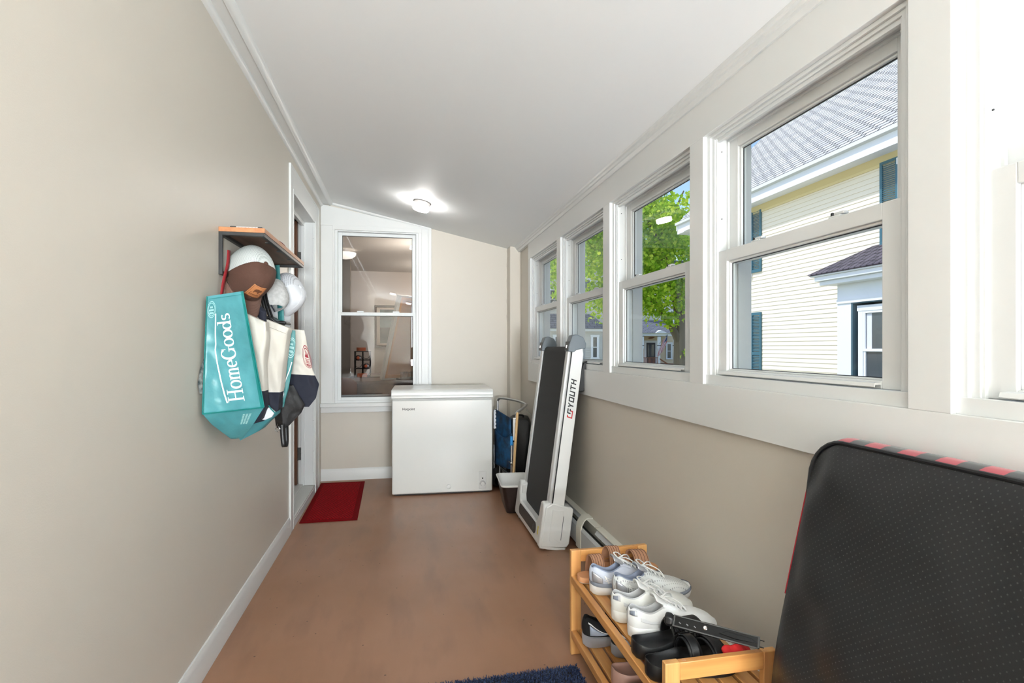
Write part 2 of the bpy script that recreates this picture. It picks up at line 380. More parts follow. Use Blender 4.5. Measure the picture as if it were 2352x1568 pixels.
# ---- double-hung vinyl windows on the right wall
def rect_frame(m, x0, x1, y0, y1, z0, z1, wy, wz0, wz1, mi=0):
    m.box(x0, x1, y0, y0+wy, z0, z1, mi); m.box(x0, x1, y1-wy, y1, z0, z1, mi)
    m.box(x0, x1, y0+wy, y1-wy, z0, z0+wz0, mi); m.box(x0, x1, y0+wy, y1-wy, z1-wz1, z1, mi)
def make_window(idx, y0):
    y1 = y0+OW
    e = bpy.data.objects.new('window_%d' % idx, None); C.objects.link(e); e['kind'] = 'structure'
    e.location = (0, 0, 0)
    f = MB()
    # wooden stops, stepped
    for s, ya in ((1, y0), (-1, y1)):
        def q(a, b, x0, x1, z0=ZO0, z1=ZO1): f.box(x0, x1, min(ya+s*a, ya+s*b), max(ya+s*a, ya+s*b), z0, z1)
        q(0, .020, 1.086, 1.20); q(.020, .037, 1.094, 1.20)
        q(.037, .043, 1.098, 1.112); q(.037, .039, 1.112, 1.20)
        q(.037, .047, 1.140, 1.148); q(.037, .042, 1.148, 1.2)
    f.box(1.086, 1.2, y0, y1, ZO1-.012, ZO1).box(1.094, 1.2, y0, y1, ZO1-.022, ZO1-.012).box(1.100, 1.112, y0, y1, ZO1-.034, ZO1-.022).box(1.14, 1.2, y0, y1, ZO1-.030, ZO1-.022)
    f.box(1.082, 1.100, y0, y1, ZO0, 1.102).box(1.100, 1.225, y0, y1, ZO0-.02, 1.098)
    f.build('window_frame', 'vinyl', e, bev=.0012, smooth=0)
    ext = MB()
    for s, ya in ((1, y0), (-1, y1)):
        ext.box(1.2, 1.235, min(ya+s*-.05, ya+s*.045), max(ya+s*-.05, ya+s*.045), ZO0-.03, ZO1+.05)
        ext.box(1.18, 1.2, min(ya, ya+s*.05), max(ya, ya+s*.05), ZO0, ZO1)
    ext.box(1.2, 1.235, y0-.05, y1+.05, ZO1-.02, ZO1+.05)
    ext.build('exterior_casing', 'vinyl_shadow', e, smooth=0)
    # lower sash
    ya, yb = y0+.046, y1-.041
    def sash(nm, x0, z0, z1, bot, top, hand):
        m = MB(); rect_frame(m, x0, x0+.034, ya, yb, z0, z1, .052, bot, top)
        # glazing bead, bevelled in
        m2 = m
        gy0, gy1, gz0, gz1 = ya+.052, yb-.052, z0+bot, z1-top
        rect_frame(m2, x0+.008, x0+.026, gy0, gy1, gz0, gz1, .007, .005, .007)
        o = m.build(nm, 'vinyl', e, bev=.0022, smooth=0)
        g = MB(); rect_frame(g, x0+.0165, x0+.0195, gy0+.006, gy1-.006, gz0+.004, gz1-.006, .003, .003, .003); g.build('gasket', 'gasket', o, smooth=0)
        MB().box(x0+.017, x0+.0195, gy0+.004, gy1-.004, gz0+.003, gz1-.004).build('glass_pane', 'pane', o, smooth=0)
        if hand:
            h = MB().prism([(x0, ya+.055, z0+.016), (x0-.017, ya+.055, z0+.015), (x0-.020, ya+.055, z0+.006), (x0-.017, ya+.055, z0+.004), (x0-.015, ya+.055, z0+.010), (x0, ya+.055, z0+.010)], (0, yb-ya-.09, 0))
            h.build('lift_rail', 'vinyl', o, smooth=0)
            for k, yy in enumerate((ya+.2, yb-.2)):
                l = MB().box(x0+.004, x0+.028, yy-.02, yy+.02, z1, z1+.006).box(x0+.006, x0+.024, yy-.028, yy+.004, z1+.006, z1+.013)
                l.build('sash_lock', 'vinyl', o, bev=.002)
                MB().lathe([(.0045, z1+.006), (.0045, z1+.0145), (.002, z1+.016)], (x0+.012, yy+.014, 0), 10).build('lock_pin', 'black_plastic', o)
        return o
    sash('lower_sash', 1.105, 1.102, 1.541, .020, .040, True)
    sash('upper_sash', 1.148, 1.500, 1.940, .040, .036, False)
    # tilt latches / small screws in the tracks
    s = MB()
    for zz in (1.90, 1.66, 1.5): s.lathe([(.002, 0), (.002, .003)], (0, 0, 0), 8, 0, Matrix.Translation((1.12, y1-.039, zz)) @ Matrix.Rotation(PI/2, 4, 'X'))
    s.build('track_screw', 'gasket', e)
    return e
for i, y in enumerate(reversed(Y0S)): make_window(i+1, y)

# ---- window into the house, on the back wall
e = bpy.data.objects.new('window_%d' % (len(Y0S)+1), None); C.objects.link(e); e['kind'] = 'structure'
cs = MB()
Yc = YB-.02
cs.box(XL+.001, -.615, Yc, YB, .668, 2.299)                      # wide left board
cs.prism([(-.72, Yc, 2.30), (.27, Yc, 2.30), (.255, Yc, ceil_z(.255)-.008), (-.72, Yc, 2.487)], (0, .02, 0))  # head board
cs.box(.172, .235, Yc-.002, YB, .668, 2.30).box(.235, .262, Yc-.008, YB, .668, 2.305)
cs.box(.232, .240, Yc-.010, YB, .668, 2.305)
cs.box(-.62, .172, Yc-.006, YB, 2.262, 2.30).box(-.615, -.600, Yc-.006, YB, .70, 2.262).box(.140, .172, Yc-.006, YB, .70, 2.262)
cs.box(XL+.001, .262, Yc-.045, YB, .668, .700)                 # stool
cs.box(XL+.001, .262, Yc-.006, YB, .615, .668)                 # apron
cs.build('window_casing', 'trim_paint', e, bev=.002, smooth=0)
def rx(m, y0, y1, x0, x1, z0, z1, w_, b1, t1):
    m.box(x0, x0+w_, y0, y1, z0, z1); m.box(x1-w_, x1, y0, y1, z0, z1); m.box(x0+w_, x1-w_, y0, y1, z0, z0+b1); m.box(x0+w_, x1-w_, y0, y1, z1-t1, z1)
f = MB(); rx(f, YB-.010, YB+.10, WX0, WX1, WZ0, WZ1, .024, .02, .018); f.build('window_frame', 'vinyl', e, bev=.002, smooth=0)
def bsash(nm, y, x0, x1, z0, z1, w_, b1, t1, scr):
    m = MB(); rx(m, y, y+.03, x0, x1, z0, z1, w_, b1, t1); o = m.build(nm, 'vinyl', e, bev=.002, smooth=0)
    g = MB(); rx(g, y+.013, y+.017, x0+w_, x1-w_, z0+b1, z1-t1, .003, .003, .003); g.build('gasket', 'gasket', o, smooth=0)
    MB().box(x0+w_, x1-w_, y+.014, y+.017, z0+b1, z1-t1).build('glass_pane', 'pane_back', o, smooth=0)
    return o
lo = bsash('lower_sash', YB+.005, WX0+.022, WX1-.022, WZ0+.018, 1.522, .030, .030, .030, True)
up = bsash('upper_sash', YB+.040, WX0+.024, WX1-.024, 1.490, WZ1-.016, .034, .03, .03, False)
MB().box(-.545, .093, YB+.075, YB+.0755, .74, 1.50).build('insect_screen', 'screen', e, smooth=0)
bx('screen_bar', 'grey_print', e, -.55, .10, YB+.065, YB+.085, .735, .765)
for xx in (-.38, -.06):
    bx('sash_lock', 'vinyl', lo, xx-.03, xx+.03, YB+.008, YB+.03, 1.522, 1.535, bev=.003)
# quarter round running down the sloping ceiling on the back wall
q = MB().prism([(-.636, YB, 2.509), (-.636, YB-.018, 2.509), (-.636, YB-.016, 2.497), (-.636, YB-.008, 2.489), (-.636, YB, 2.487)], (.896, 0, -.2205*.896))
struct(q.build('trim_4', 'trim_paint', smooth=50))
# ceiling/back wall junction and rough caulk line beside the chase
cl = MB().tube([(.985+.003*math.sin(z*37)+.002*math.sin(z*91), 5.085, z) for z in [1.45+.012*k for k in range(58)]], .004, 6)
struct(cl.build('trim_5', 'wall_paint'))

# ---- door on the left wall ------------------------------------------------------
d = bpy.data.objects.new('door_1', None); C.objects.link(d); d['kind'] = 'structure'
XC = -.708
k = MB()
k.box(XL, XC, 3.685, DY0, 0.0, 2.385).box(XL, XC, DY1, 4.88, 0.0, 2.385).box(XL, XC, DY0, DY1, DZ, 2.385)
k.box(XL, XC+.003, 3.685, 3.695, 0.0, 2.392).box(XL, XC+.003, 4.868, 4.88, 0, 2.392).box(XL, XC+.003, 3.685, 4.88, 2.378, 2.392)
k.box(XL, XC+.002, DY0-.006, DY0, 0, 2.25).box(XL, XC+.004, DY1, DY1+.008, 0, DZ)
k.build('door_casing', 'trim_paint', d, bev=.002, smooth=0)
j = MB()
j.box(-.836, XC, DY0-.001, DY0+.018, .07, DZ).box(-.836, XC, DY1-.018, DY1+.001, .07, DZ).box(-.836, XC, DY0, DY1, DZ-.018, DZ)
j.box(-.815, -.79, DY0+.018, DY0+.03, .07, DZ-.018).box(-.815, -.79, DY1-.03, DY1-.018, .07, DZ-.018).box(-.815, -.79, DY0+.018, DY1-.018, DZ-.05, DZ-.018)
j.box(-.725, -.715, DY1-.022, DY1-.018, .07, DZ-.018)
j.build('door_jamb', 'trim_paint', d, smooth=0, bev=.001)
s = MB()
for zz in (2.1, 1.85, 1.6, 1.35, 1.1, .85, .6, .35, .17):
    s.lathe([(.0022, 0), (.0022, .0015)], (0, 0, 0), 8, 0, Matrix.Translation((-.722, DY1-.022, zz)) @ Matrix.Rotation(PI/2, 4, 'X'))
s.build('nail_head', 'grey_plastic_dark', d)
mat('door_wood', (112, 66, 34), .45, coat=.2, var=(4, (70, 38, 20), .8, (12, 12, .8)))
mat('door_dark', (44, 40, 38), .5)
mat('hinge_metal', (88, 86, 82), .45, metal=.7)
# door leaf, swung open into the house: seen edge-on
lf = MB().box(-1.72, -.842, DY1-.062, DY1-.020, .085, DZ-.02).build('door_leaf', 'door_wood', d, bev=.002)
MB().box(-1.62, -.97, DY1-.068, DY1-.062, .25, 1.0).box(-1.62, -.97, DY1-.068, DY1-.062, 1.15, 2.1).build('door_panel', 'door_dark', lf, bev=.002)
for zz in (1.93, 1.15, .33):
    h = MB().box(-.842, -.806, DY1-.0205, DY1-.0175, zz-.052, zz+.052).build('hinge', 'hinge_metal', d)
    MB().tube([(-.845, DY1-.028, zz-.054), (-.845, DY1-.028, zz+.054)], .007, 10).build('hinge_pin', 'hinge_metal', h)
    sc = MB()
    for a in (-.035, 0, .035): sc.lathe([(.004, 0), (.004, .001)], (0, 0, 0), 8, 0, Matrix.Translation((-.822, DY1-.021, zz+a)) @ Matrix.Rotation(PI/2, 4, 'X'))
    sc.build('hinge_screw', 'black_metal', h)
th = MB().box(-.90, XC-.005, 3.70, 4.875, .0, .066).box(-.90, -.80, DY0, DY1, .066, .082).build('threshold', 'old_sill', d, bev=.004)
bx('kick_board', 'trim_paint', d, XL, XL+.010, 3.70, 4.875, 0, .05)

# ---- ceiling lamp (and two unseen copies added behind the camera for fill light)
mat('lamp_metal', (206, 200, 196), .35, metal=.2)
mat('lamp_base', (96, 92, 88), .5)
mat('lamp_diffuser', (255, 250, 240), .5, emit=((1, .97, .94), 36))
sl = math.atan(.2205)
def ceiling_lamp(x, y, label, power):
    t = thing('ceiling_light', label, 'light', (x, y, ceil_z(x)), (0, sl, 0), None)
    MB().lathe([(.072, -.004), (.072, .004), (.060, .004)][::-1], (0, 0, 0), 40).build('base_plate', 'lamp_base', t)
    MB().lathe([(.063, -.003), (.0635, -.030), (.060, -.030)], (0, 0, 0), 40).build('canopy_ring', 'lamp_metal', t)
    MB().lathe([(.062, -.030), (.0635, -.034), (.0635, -.060), (.058, -.066), (.030, -.069), (.001, -.0695)], (0, 0, 0), 40).build('diffuser', 'lamp_diffuser', t)
    return t
ceiling_lamp(.15, 4.26, 'round flush ceiling light glowing white on the sloping ceiling', 7)
ceiling_lamp(-.2, -1.7, 'added round flush fill light behind the camera, copy of the ceiling light', 7)
ceiling_lamp(.15, -3.3, 'added round flush fill light, unseen at the end of the porch behind the camera', 7)
# ============================================================ THE HOUSE ROOM behind the back window
mat('house_wall', (206, 196, 186), .7); mat('house_pier', (128, 122, 114), .7); mat('house_ceiling', (206, 200, 192), .8)  # house_pier grey is darkened for the weaker light there
mat('wood_floor', (96, 66, 48), .4); mat('dark_hall', (70, 64, 60), .8)  # dark_hall puts the unlit hallway's darkness into its wall colour
struct(MB().box(-3.4, 1.2, YB+.12, 9.0, -.1, .06).box(-3.4, XL-.14, 1.2, YB+.12, -.1, .06).build('house_floor', 'wood_floor', smooth=0))
struct(MB().box(-3.4, 1.2, YB+.12, 9.1, 2.42, 2.6).box(-3.4, XL-.1, 2.0, YB+.12, 2.42, 2.6).build('house_ceiling', 'house_ceiling', smooth=0))
struct(MB().box(-3.4, 1.2, 8.9, 9.0, 0, 2.45).box(1.1, 1.2, YB+.12, 8.9, 0, 2.6).build('house_far_wall', 'house_wall', smooth=0))
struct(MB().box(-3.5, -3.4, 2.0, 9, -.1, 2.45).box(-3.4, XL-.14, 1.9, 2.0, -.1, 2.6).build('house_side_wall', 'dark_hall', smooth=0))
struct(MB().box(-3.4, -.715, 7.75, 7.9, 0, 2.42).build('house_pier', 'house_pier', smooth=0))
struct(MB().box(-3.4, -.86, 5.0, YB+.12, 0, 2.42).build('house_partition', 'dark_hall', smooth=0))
# ceiling lamp in the room
mat('bowl_glass', (250, 246, 238), .4, emit=((1, .94, .86), .35))
t = thing('bowl_light', 'frosted bowl ceiling light inside the house room, seen through the window', 'light', (-.70, 7.0, 2.42))
MB().lathe([(.06, 0), (.06, -.03), (.05, -.04)]).build('canopy_ring', 'lamp_metal', t)
MB().lathe([(.13, -.04), (.12, -.075), (.085, -.10), (.03, -.115), (.001, -.117)]).build('bowl', 'bowl_glass', t)
for i, (x, y) in enumerate([(.2, 6.4), (-1.6, 6.6), (.6, 8.0)]):
    ld = bpy.data.lights.new('room_fill', 'POINT'); ld.energy = 11 if i != 1 else 3; ld.shadow_soft_size = .25; ld.color = (1, .93, .85)  # fill lights added to brighten the house room, no fixtures there
    o = bpy.data.objects.new('room_fill', ld); C.objects.link(o); o.location = (x, y, 2.0)
# framed picture
mat('frame_wood', (64, 44, 36), .5); mat('mat_board', (196, 182, 168), .8); mat('art_sky', (120, 132, 134), .8, var=(6, (70, 78, 80), .8)); mat('art_ground', (74, 74, 72), .8, var=(9, (44, 46, 48), .8))
t = thing('framed_picture', 'dark-framed landscape picture with a wide mat on the far room wall', 'picture', (-.10, 8.88, 1.54))
m = MB(); w_, h_ = .34, .335
m.box(-w_, w_, -.03, 0, h_-.032, h_).box(-w_, w_, -.03, 0, -h_, -h_+.032).box(-w_, -w_+.032, -.03, 0, -h_, h_).box(w_-.032, w_, -.03, 0, -h_, h_); m.build('frame', 'frame_wood', t, bev=.004)
bx('mat_board', 'mat_board', t, -w_+.03, w_-.03, -.014, -.004, -h_+.03, h_-.03)
bx('art_print', 'art_sky', t, -.255, .255, -.018, -.010, -.02, .27); bx('art_print', 'art_ground', t, -.255, .255, -.018, -.010, -.27, -.02)
# big stretched canvas seen from its back, leaning
mat('canvas_back', (176, 130, 96), .85, bump=(400, .3)); mat('stretcher_wood', (190, 130, 74), .6); mat('canvas_edge', (206, 200, 190), .8)
t = thing('stretched_canvas', 'large stretched canvas seen from its wooden-framed back, tilted on the table', 'canvas')
t.matrix_world = Matrix(((.75, -.629, .2, -.235), (.66, .715, -.225, 6.25), (0, .30, .953, .842), (0, 0, 0, 1)))
bx('canvas_edge', 'canvas_edge', t, -.012, .025, -.02, .02, 0, .98); bx('canvas_edge', 'canvas_edge', t, 0, .9, -.02, .02, .962, .98); bx('canvas_edge', 'canvas_edge', t, 0, .9, -.02, .02, 0, .014)
bx('canvas_back', 'canvas_back', t, .03, .9, .0, .006, .01, .97)
m = MB().box(.028, .055, -.018, .0, .015, .965).box(.03, .9, -.018, 0, .015, .05).box(.03, .9, -.018, 0, .93, .965); m.build('stretcher_bar', 'stretcher_wood', t, smooth=0)
# sideboard, table, chair
mat('grey_wood', (122, 104, 92), .5, var=(6, (92, 76, 66), .7)); mat('dark_wood', (52, 42, 38), .5); mat('brown_leather', (132, 84, 58), .5, bump=(40, .2))
t = thing('dining_table', 'greyish wooden table against the far side of the house room', 'table', (0, 0, 0))
bx('tabletop', 'grey_wood', t, -.60, .55, 6.05, 6.75, .80, .835, bev=.004); bx('apron', 'grey_wood', t, -.56, .50, 6.12, 6.70, .70, .80)
for xx, yy in ((-.52, 6.12), (-.22, 6.14), (.45, 6.12), (-.52, 6.66), (.45, 6.66)): bx('leg', 'grey_wood', t, xx, xx+.06, yy, yy+.06, .06, .72)
t = thing('sideboard', 'low dark cabinet standing behind the table in the house room', 'cabinet', (0, 0, 0))
bx('cabinet_body', 'dark_wood', t, -.66, .6, 7.0, 7.4, .06, .80, bev=.004); bx('cabinet_top', 'dark_wood', t, -.68, .62, 6.98, 7.42, .80, .825, bev=.003)
t = thing('leather_chair', 'brown leather dining chair with a rounded back at the table', 'chair', (0, 0, 0))
m = MB(); m.grid(lambda u, v: (-1.05+.60*u, 5.62+.05*math.sin(PI*u)+.03*v, .50+.40*v-(.06*(max(0, abs(u-.5)-.36)/.14)**2 if v > .9 else 0)), 12, 8)
m.build('backrest', 'brown_leather', t, solid=.06, bev=.0, sub=1)
bx('seat', 'brown_leather', t, -1.03, -.47, 5.62, 6.1, .44, .52, bev=.03)
for xx in (-1.0, -.54):
    for yy in (5.66, 6.04): bx('leg', 'dark_wood', t, xx, xx+.04, yy, yy+.04, .06, .45)
# wine rack with pot
mat('iron', (24, 26, 26), .5, metal=.3); mat('terracotta', (190, 98, 58), .7); mat('bottle_glass', (34, 22, 22), .15, coat=.5)
t = thing('wine_rack', 'small black iron wine rack standing on the cabinet', 'rack', (0, 0, 0))
m = MB()
rx0, rx1, rz0 = -.60, -.41, .825
for yy in (7.12, 7.26):
    for xx in (rx0, -.505, rx1): m.tube([(xx, yy, rz0), (xx, yy, 1.155)], .006, 6)
    for zz in (.835, .93, 1.04, 1.15): m.tube([(rx0, yy, zz), (rx1, yy, zz)], .005, 6)
for xx in (rx0, rx1):
    for zz in (.93, 1.04, 1.15): m.tube([(xx, 7.12, zz), (xx, 7.26, zz)], .005, 6)
m.build('rack_frame', 'iron', t)
for cx in (-.553, -.457):
    for cz in (.88, .985, 1.095):
        MB().tube([(cx+.038*math.cos(a), 7.12, cz+.038*math.sin(a)) for a in [PI+PI*k/12 for k in range(13)]], .003, 5).build('bottle_ring', 'iron', t)
for cx, cz in ((-.553, 1.07), (-.457, .965)):
    b2 = thing('wine_bottle', 'dark wine bottle lying in the %s row of the iron rack' % ('upper' if cz > 1 else 'middle'), 'bottle', (cx, 7.06, cz))
    MB().lathe([(.001, 0), (.034, .002), (.036, .01), (.036, .17), (.014, .21), (.013, .27), (.001, .27)], (0, 0, 0), 20, 0, Matrix.Rotation(-PI/2, 4, 'X')).build('bottle_body', 'bottle_glass', b2)
    MB().lathe([(.012, -.002), (.012, .0), (.02, .001)], (0, 0, 0), 16, 0, Matrix.Rotation(-PI/2, 4, 'X')).build('label_disc', 'terracotta', b2)
tag(MB().lathe([(.055, 0), (.058, .004), (.058, .045), (.052, .045), (.052, .01)], (-.525, 7.19, 1.157), 24).build('terracotta_bowl', 'terracotta'), 'low orange terracotta bowl on top of the iron wine rack', 'bowl')
tag(MB().box(-.585, -.46, 6.78, 6.90, .0, .0).build('_x', 'terracotta'), 'x', 'x'); bpy.data.objects.remove(bpy.data.objects['_x'])
tag(MB().box(-.56, -.44, 7.0, 7.05, .826, .875).build('orange_box', 'terracotta', bev=.006), 'small orange box on the cabinet in front of the wine rack', 'box')
for k, (z0, col, lb) in enumerate([(.826, 'mat_board', 'pale flat book at the bottom of the stack on the cabinet'), (.848, 'grey_wood', 'brown flat book on top of the stack on the cabinet')]):
    bt = thing('book', lb, 'book', (-.33, 7.2, z0), (0, 0, .1*k), 'books on the cabinet')
    bx('cover', col, bt, -.08, .08, -.06, .06, 0, .02, bev=.002); bx('pages', 'cream_canvas', bt, -.077, .081, -.061, .057, .003, .017)
# tray with drinking glasses
m = bpy.data.materials.new('tumbler_glass'); m.use_nodes = True; MATS['tumbler_glass'] = m
m.node_tree.nodes['Principled BSDF'].inputs['Transmission Weight'].default_value = 1; m.node_tree.nodes['Principled BSDF'].inputs['Roughness'].default_value = .03
tag(MB().lathe([(.13, 0), (.135, .02), (.125, .02), (.12, .006)], (.06, 6.2, .836), 28).build('serving_tray', 'dark_wood'), 'round dark tray on the table under the drinking glasses', 'tray')
for gi_, (gx, gy) in enumerate(((-.0, 6.16), (.065, 6.15), (.03, 6.24), (.11, 6.22))):
    tag(MB().lathe([(.024, 0), (.03, .085), (.028, .085), (.022, .006)], (gx, gy, .843), 16).build('drinking_glass', 'tumbler_glass'), 'clear drinking glass on the dark tray, '+('leftmost at the front', 'second along the front edge', 'at the back behind the front two', 'furthest right')[gi_], 'glass', 'drinking glasses on the tray')

# ============================================================ OUTSIDE
mat('lawn', (112, 122, 88), .95, var=(3, (128, 138, 100), .7)); mat('pale_paving', (206, 204, 198), .9); mat('walk', (186, 182, 174), .9)  # street and driveway colour made extra pale to bounce light onto the porch ceiling
GZ = -.9
struct(MB().box(-60, 120, -40, 140, GZ-.2, GZ).build('lawn', 'lawn', smooth=0))
struct(MB().box(-60, 120, 28, 33, GZ, GZ+.02).build('street', 'pale_paving', smooth=0))
struct(MB().box(-60, 120, 25.6, 27, GZ, GZ+.03).build('sidewalk', 'walk', smooth=0))
struct(MB().box(1.4, 4.6, -20, 25, GZ, GZ+.02).build('driveway', 'pale_paving', smooth=0))
# roofing material: courses of shingles in the plane of the (flat-modelled) roof
def shingle_mat(name, c1, c2, line, sc=1.0):
    m = mat(name, c1, .85); n, b = nodes_of(m); tc = n.nodes.new('ShaderNodeTexCoord'); br = n.nodes.new('ShaderNodeTexBrick')
    br.inputs['Color1'].default_value = (*lin(c1), 1); br.inputs['Color2'].default_value = (*lin(c2), 1); br.inputs['Mortar'].default_value = (*lin(line), 1)
    br.inputs['Scale'].default_value = sc; br.inputs['Mortar Size'].default_value = .016; br.inputs['Brick Width'].default_value = .30; br.inputs['Row Height'].default_value = .125; br.inputs['Mortar Smooth'].default_value = 0; br.inputs['Bias'].default_value = -.2
    n.links.new(tc.outputs['Object'], br.inputs['Vector']); n.links.new(br.outputs['Color'], b.inputs['Base Color'])
    return m
shingle_mat('shingle_grey', (206, 204, 203), (178, 176, 176), (52, 50, 54))
shingle_mat('shingle_dark', (96, 88, 100), (78, 72, 84), (48, 44, 52))
shingle_mat('shingle_blue', (124, 127, 136), (106, 109, 118), (74, 78, 92), .6)
mat('yellow_siding', (248, 235, 214), .6); mat('frieze_shaded', (232, 212, 160), .6); mat('house_white', (236, 236, 240), .6); mat('gutter_white', (222, 222, 220), .5)  # frieze gold is darkened for the shade under the eave
mat('shutter_teal', (64, 108, 124), .5); mat('shutter_dark', (60, 90, 102), .5); mat('window_dark', (70, 76, 84), .1, spec=.8); mat('curtain', (226, 226, 232), .9)
mat('grey_siding', (208, 204, 198), .7); mat('beige_siding', (226, 204, 172), .7); mat('door_navy', (52, 48, 58), .5); mat('rail_brown', (142, 92, 66), .7)
def siding(m, face, a0, a1, z0, z1, pitch=.0935, lip=.014, holes=()):
    """clapboards on a wall facing -X ('x') or -Y ('y'); holes=(a0,a1,z0,z1)"""
    z = z0
    while z < z1-1e-4:
        zt = min(z+pitch, z1); segs = [(a0, a1)]
        for h in holes:
            if h[2] < (z+zt)/2 < h[3]:
                ns = []
                for s0, s1 in segs:
                    if h[1] <= s0 or h[0] >= s1: ns.append((s0, s1)); continue
                    if h[0] > s0: ns.append((s0, h[0]))
                    if h[1] < s1: ns.append((h[1], s1))
                segs = ns
        for s0, s1 in segs:
            if face[0] == 'x':
                X = face[1]; m.prism([(X, s0, z), (X-lip, s0, z), (X-.002, s0, zt), (X, s0, zt)], (0, s1-s0, 0))
            else:
                Y = face[1]; m.prism([(s0, Y, z), (s0, Y-lip, z), (s0, Y-.002, zt), (s0, Y, zt)], (s1-s0, 0, 0))
        z = zt
def shutter(parent, X, y0, y1, z0, z1):
    s = MB(); w_ = .05
    s.box(X-.045, X-.015, y0, y0+w_, z0, z1).box(X-.045, X-.015, y1-w_, y1, z0, z1).box(X-.045, X-.015, y0, y1, z0, z0+.07).box(X-.045, X-.015, y0, y1, z1-.07, z1)
    zm = z0+(z1-z0)*.42; s.box(X-.045, X-.015, y0, y1, zm-.035, zm+.035)
    z = z0+.07
    while z < z1-.08:
        s.prism([(X-.016, y0+w_, z+.02), (X-.038, y0+w_, z), (X-.038, y0+w_, z-.006), (X-.016, y0+w_, z+.014)], (0, y1-y0-2*w_, 0)); z += .036
    return s.build('shutter', 'shutter_teal', parent, smooth=0)
yh = thing('yellow_house', 'pale yellow clapboard house next door with grey roof and teal shutters', 'house', (0, 0, 0))
HX, HY0, HY1 = 8.5, -2.0, 14.5
bay = (4.2, 8.74)
m = MB(); siding(m, ('x', HX), HY0, HY1, GZ, 4.55, holes=[(bay[0], bay[1], GZ, 2.45)])
m.box(HX, HX+7, HY0, HY1, GZ, 4.66); m.build('wall_siding', 'yellow_siding', yh, smooth=0)
m = MB().box(HX-.03, HX, HY0, HY1, 4.47, 4.66).prism([(HX-.16, HY0, 4.66), (HX-.03, HY0, 4.66), (HX-.03, HY0, 4.52)], (0, HY1-HY0, 0)); m.build('frieze', 'frieze_shaded', yh, smooth=0)
m = MB().box(HX-.03, HX+.12, HY1-.13, HY1+.03, GZ, 4.6); m.build('corner_board', 'house_white', yh, smooth=0)
m = MB().box(8.12, 8.52, HY0-.3, 14.9, 4.62, 4.66).box(8.10, 8.14, HY0-.3, 14.9, 4.62, 4.84); m.box(8.1, 15.9, 14.5, 14.9, 4.60, 4.66); m.build('eave_board', 'house_white', yh, smooth=0)
m = MB().prism([(8.10, HY0-.3, 4.84), (8.02, HY0-.3, 4.86), (8.02, HY0-.3, 4.93), (8.13, HY0-.3, 4.95)], (0, 17.2, 0)); m.build('gutter', 'gutter_white', yh, smooth=0)
# gable end wall and rakes
m = MB().prism([(HX, 14.45, 4.6), (15.5, 14.45, 4.6), (12.0, 14.45, 8.3)], (0, .05, 0)); m.build('gable_wall', 'house_white', yh, smooth=0)
pitch = .97; L = 3.9*math.sqrt(1+pitch*pitch); an = math.atan(pitch)
rf = MB().box(HY0-.3-14.9, 0, 0, L, -.06, 0).build('roof', 'shingle_grey', yh, smooth=0)
# local x -> -? : place so that local x runs along -Y..0 => world Y, local y runs up the slope
rf.matrix_local = Matrix(((0, math.cos(an), -math.sin(an), 8.08), (1, 0, 0, 14.9), (0, math.sin(an), math.cos(an), 4.92), (0, 0, 0, 1)))
rf2 = MB().box(HY0-.3-14.9, 0, 0, L, -.06, 0).build('roof', 'shingle_grey', yh, smooth=0)
rf2.matrix_local = Matrix(((0, -math.cos(an), math.sin(an), 15.92), (1, 0, 0, 14.9), (0, math.sin(an), math.cos(an), 4.92), (0, 0, 0, 1)))
m = MB().prism([(8.08, 14.86, 4.90), (8.08, 14.86, 4.70), (12, 14.86, 8.50), (12, 14.86, 8.70)], (0, .06, 0)); m.build('rake_board', 'house_white', yh, smooth=0)
def far_window(parent, face, a0, a1, z0, z1, tr=.11, curtain=False, lights=True):
    """double-hung window on a facade facing -X or -Y"""
    ax, P = face
    def bb(m, d0, d1, s0, s1, zz0, zz1, mi=0):
        if ax == 'x': m.box(P-d1, P-d0, s0, s1, zz0, zz1, mi)
        else: m.box(s0, s1, P-d1, P-d0, zz0, zz1, mi)
    m = MB(); bb(m, .0, .04, a0-tr, a0, z0-.05, z1+tr); bb(m, 0, .04, a1, a1+tr, z0-.05, z1+tr); bb(m, 0, .045, a0-tr-.02, a1+tr+.02, z1, z1+tr); bb(m, 0, .06, a0-tr-.02, a1+tr+.02, z0-.07, z0)
    o = m.build('window_trim', 'house_white', parent, smooth=0)
    m = MB(); s = .045
    zm = (z0+z1)/2
    for q0, q1, d in ((z0, zm+.02, .0), (zm-.02, z1, .012)):
        bb(m, d, d+.025, a0, a0+s, q0, q1); bb(m, d, d+.025, a1-s, a1, q0, q1); bb(m, d, d+.025, a0, a1, q0, q0+s); bb(m, d, d+.025, a0, a1, q1-s, q1)
    m.build('sash', 'house_white', o, smooth=0)
    m = MB(); bb(m, -.01, .004, a0, a1, z0, z1); m.build('window_glass', 'window_dark', o, smooth=0)
    if curtain:
        m = MB(); bb(m, .004, .008, a1-.16, a1-.05, zm, z1-.05); m.build('curtain', 'curtain', o, smooth=0)
    return o
far_window(yh, ('x', HX-.012), 12.02, 12.85, 3.02, 4.35)
shutter(yh, HX, 11.53, 11.90, 3.04, 4.62)
far_window(yh, ('x', HX-.012), 12.02, 12.85, .35, 1.95)
shutter(yh, HX, 11.53, 11.90, .33, 2.06)
shutter(yh, HX, 7.86, 8.23, 3.04, 4.56); far_window(yh, ('x', HX-.012), 6.9, 7.75, 3.1, 4.4)
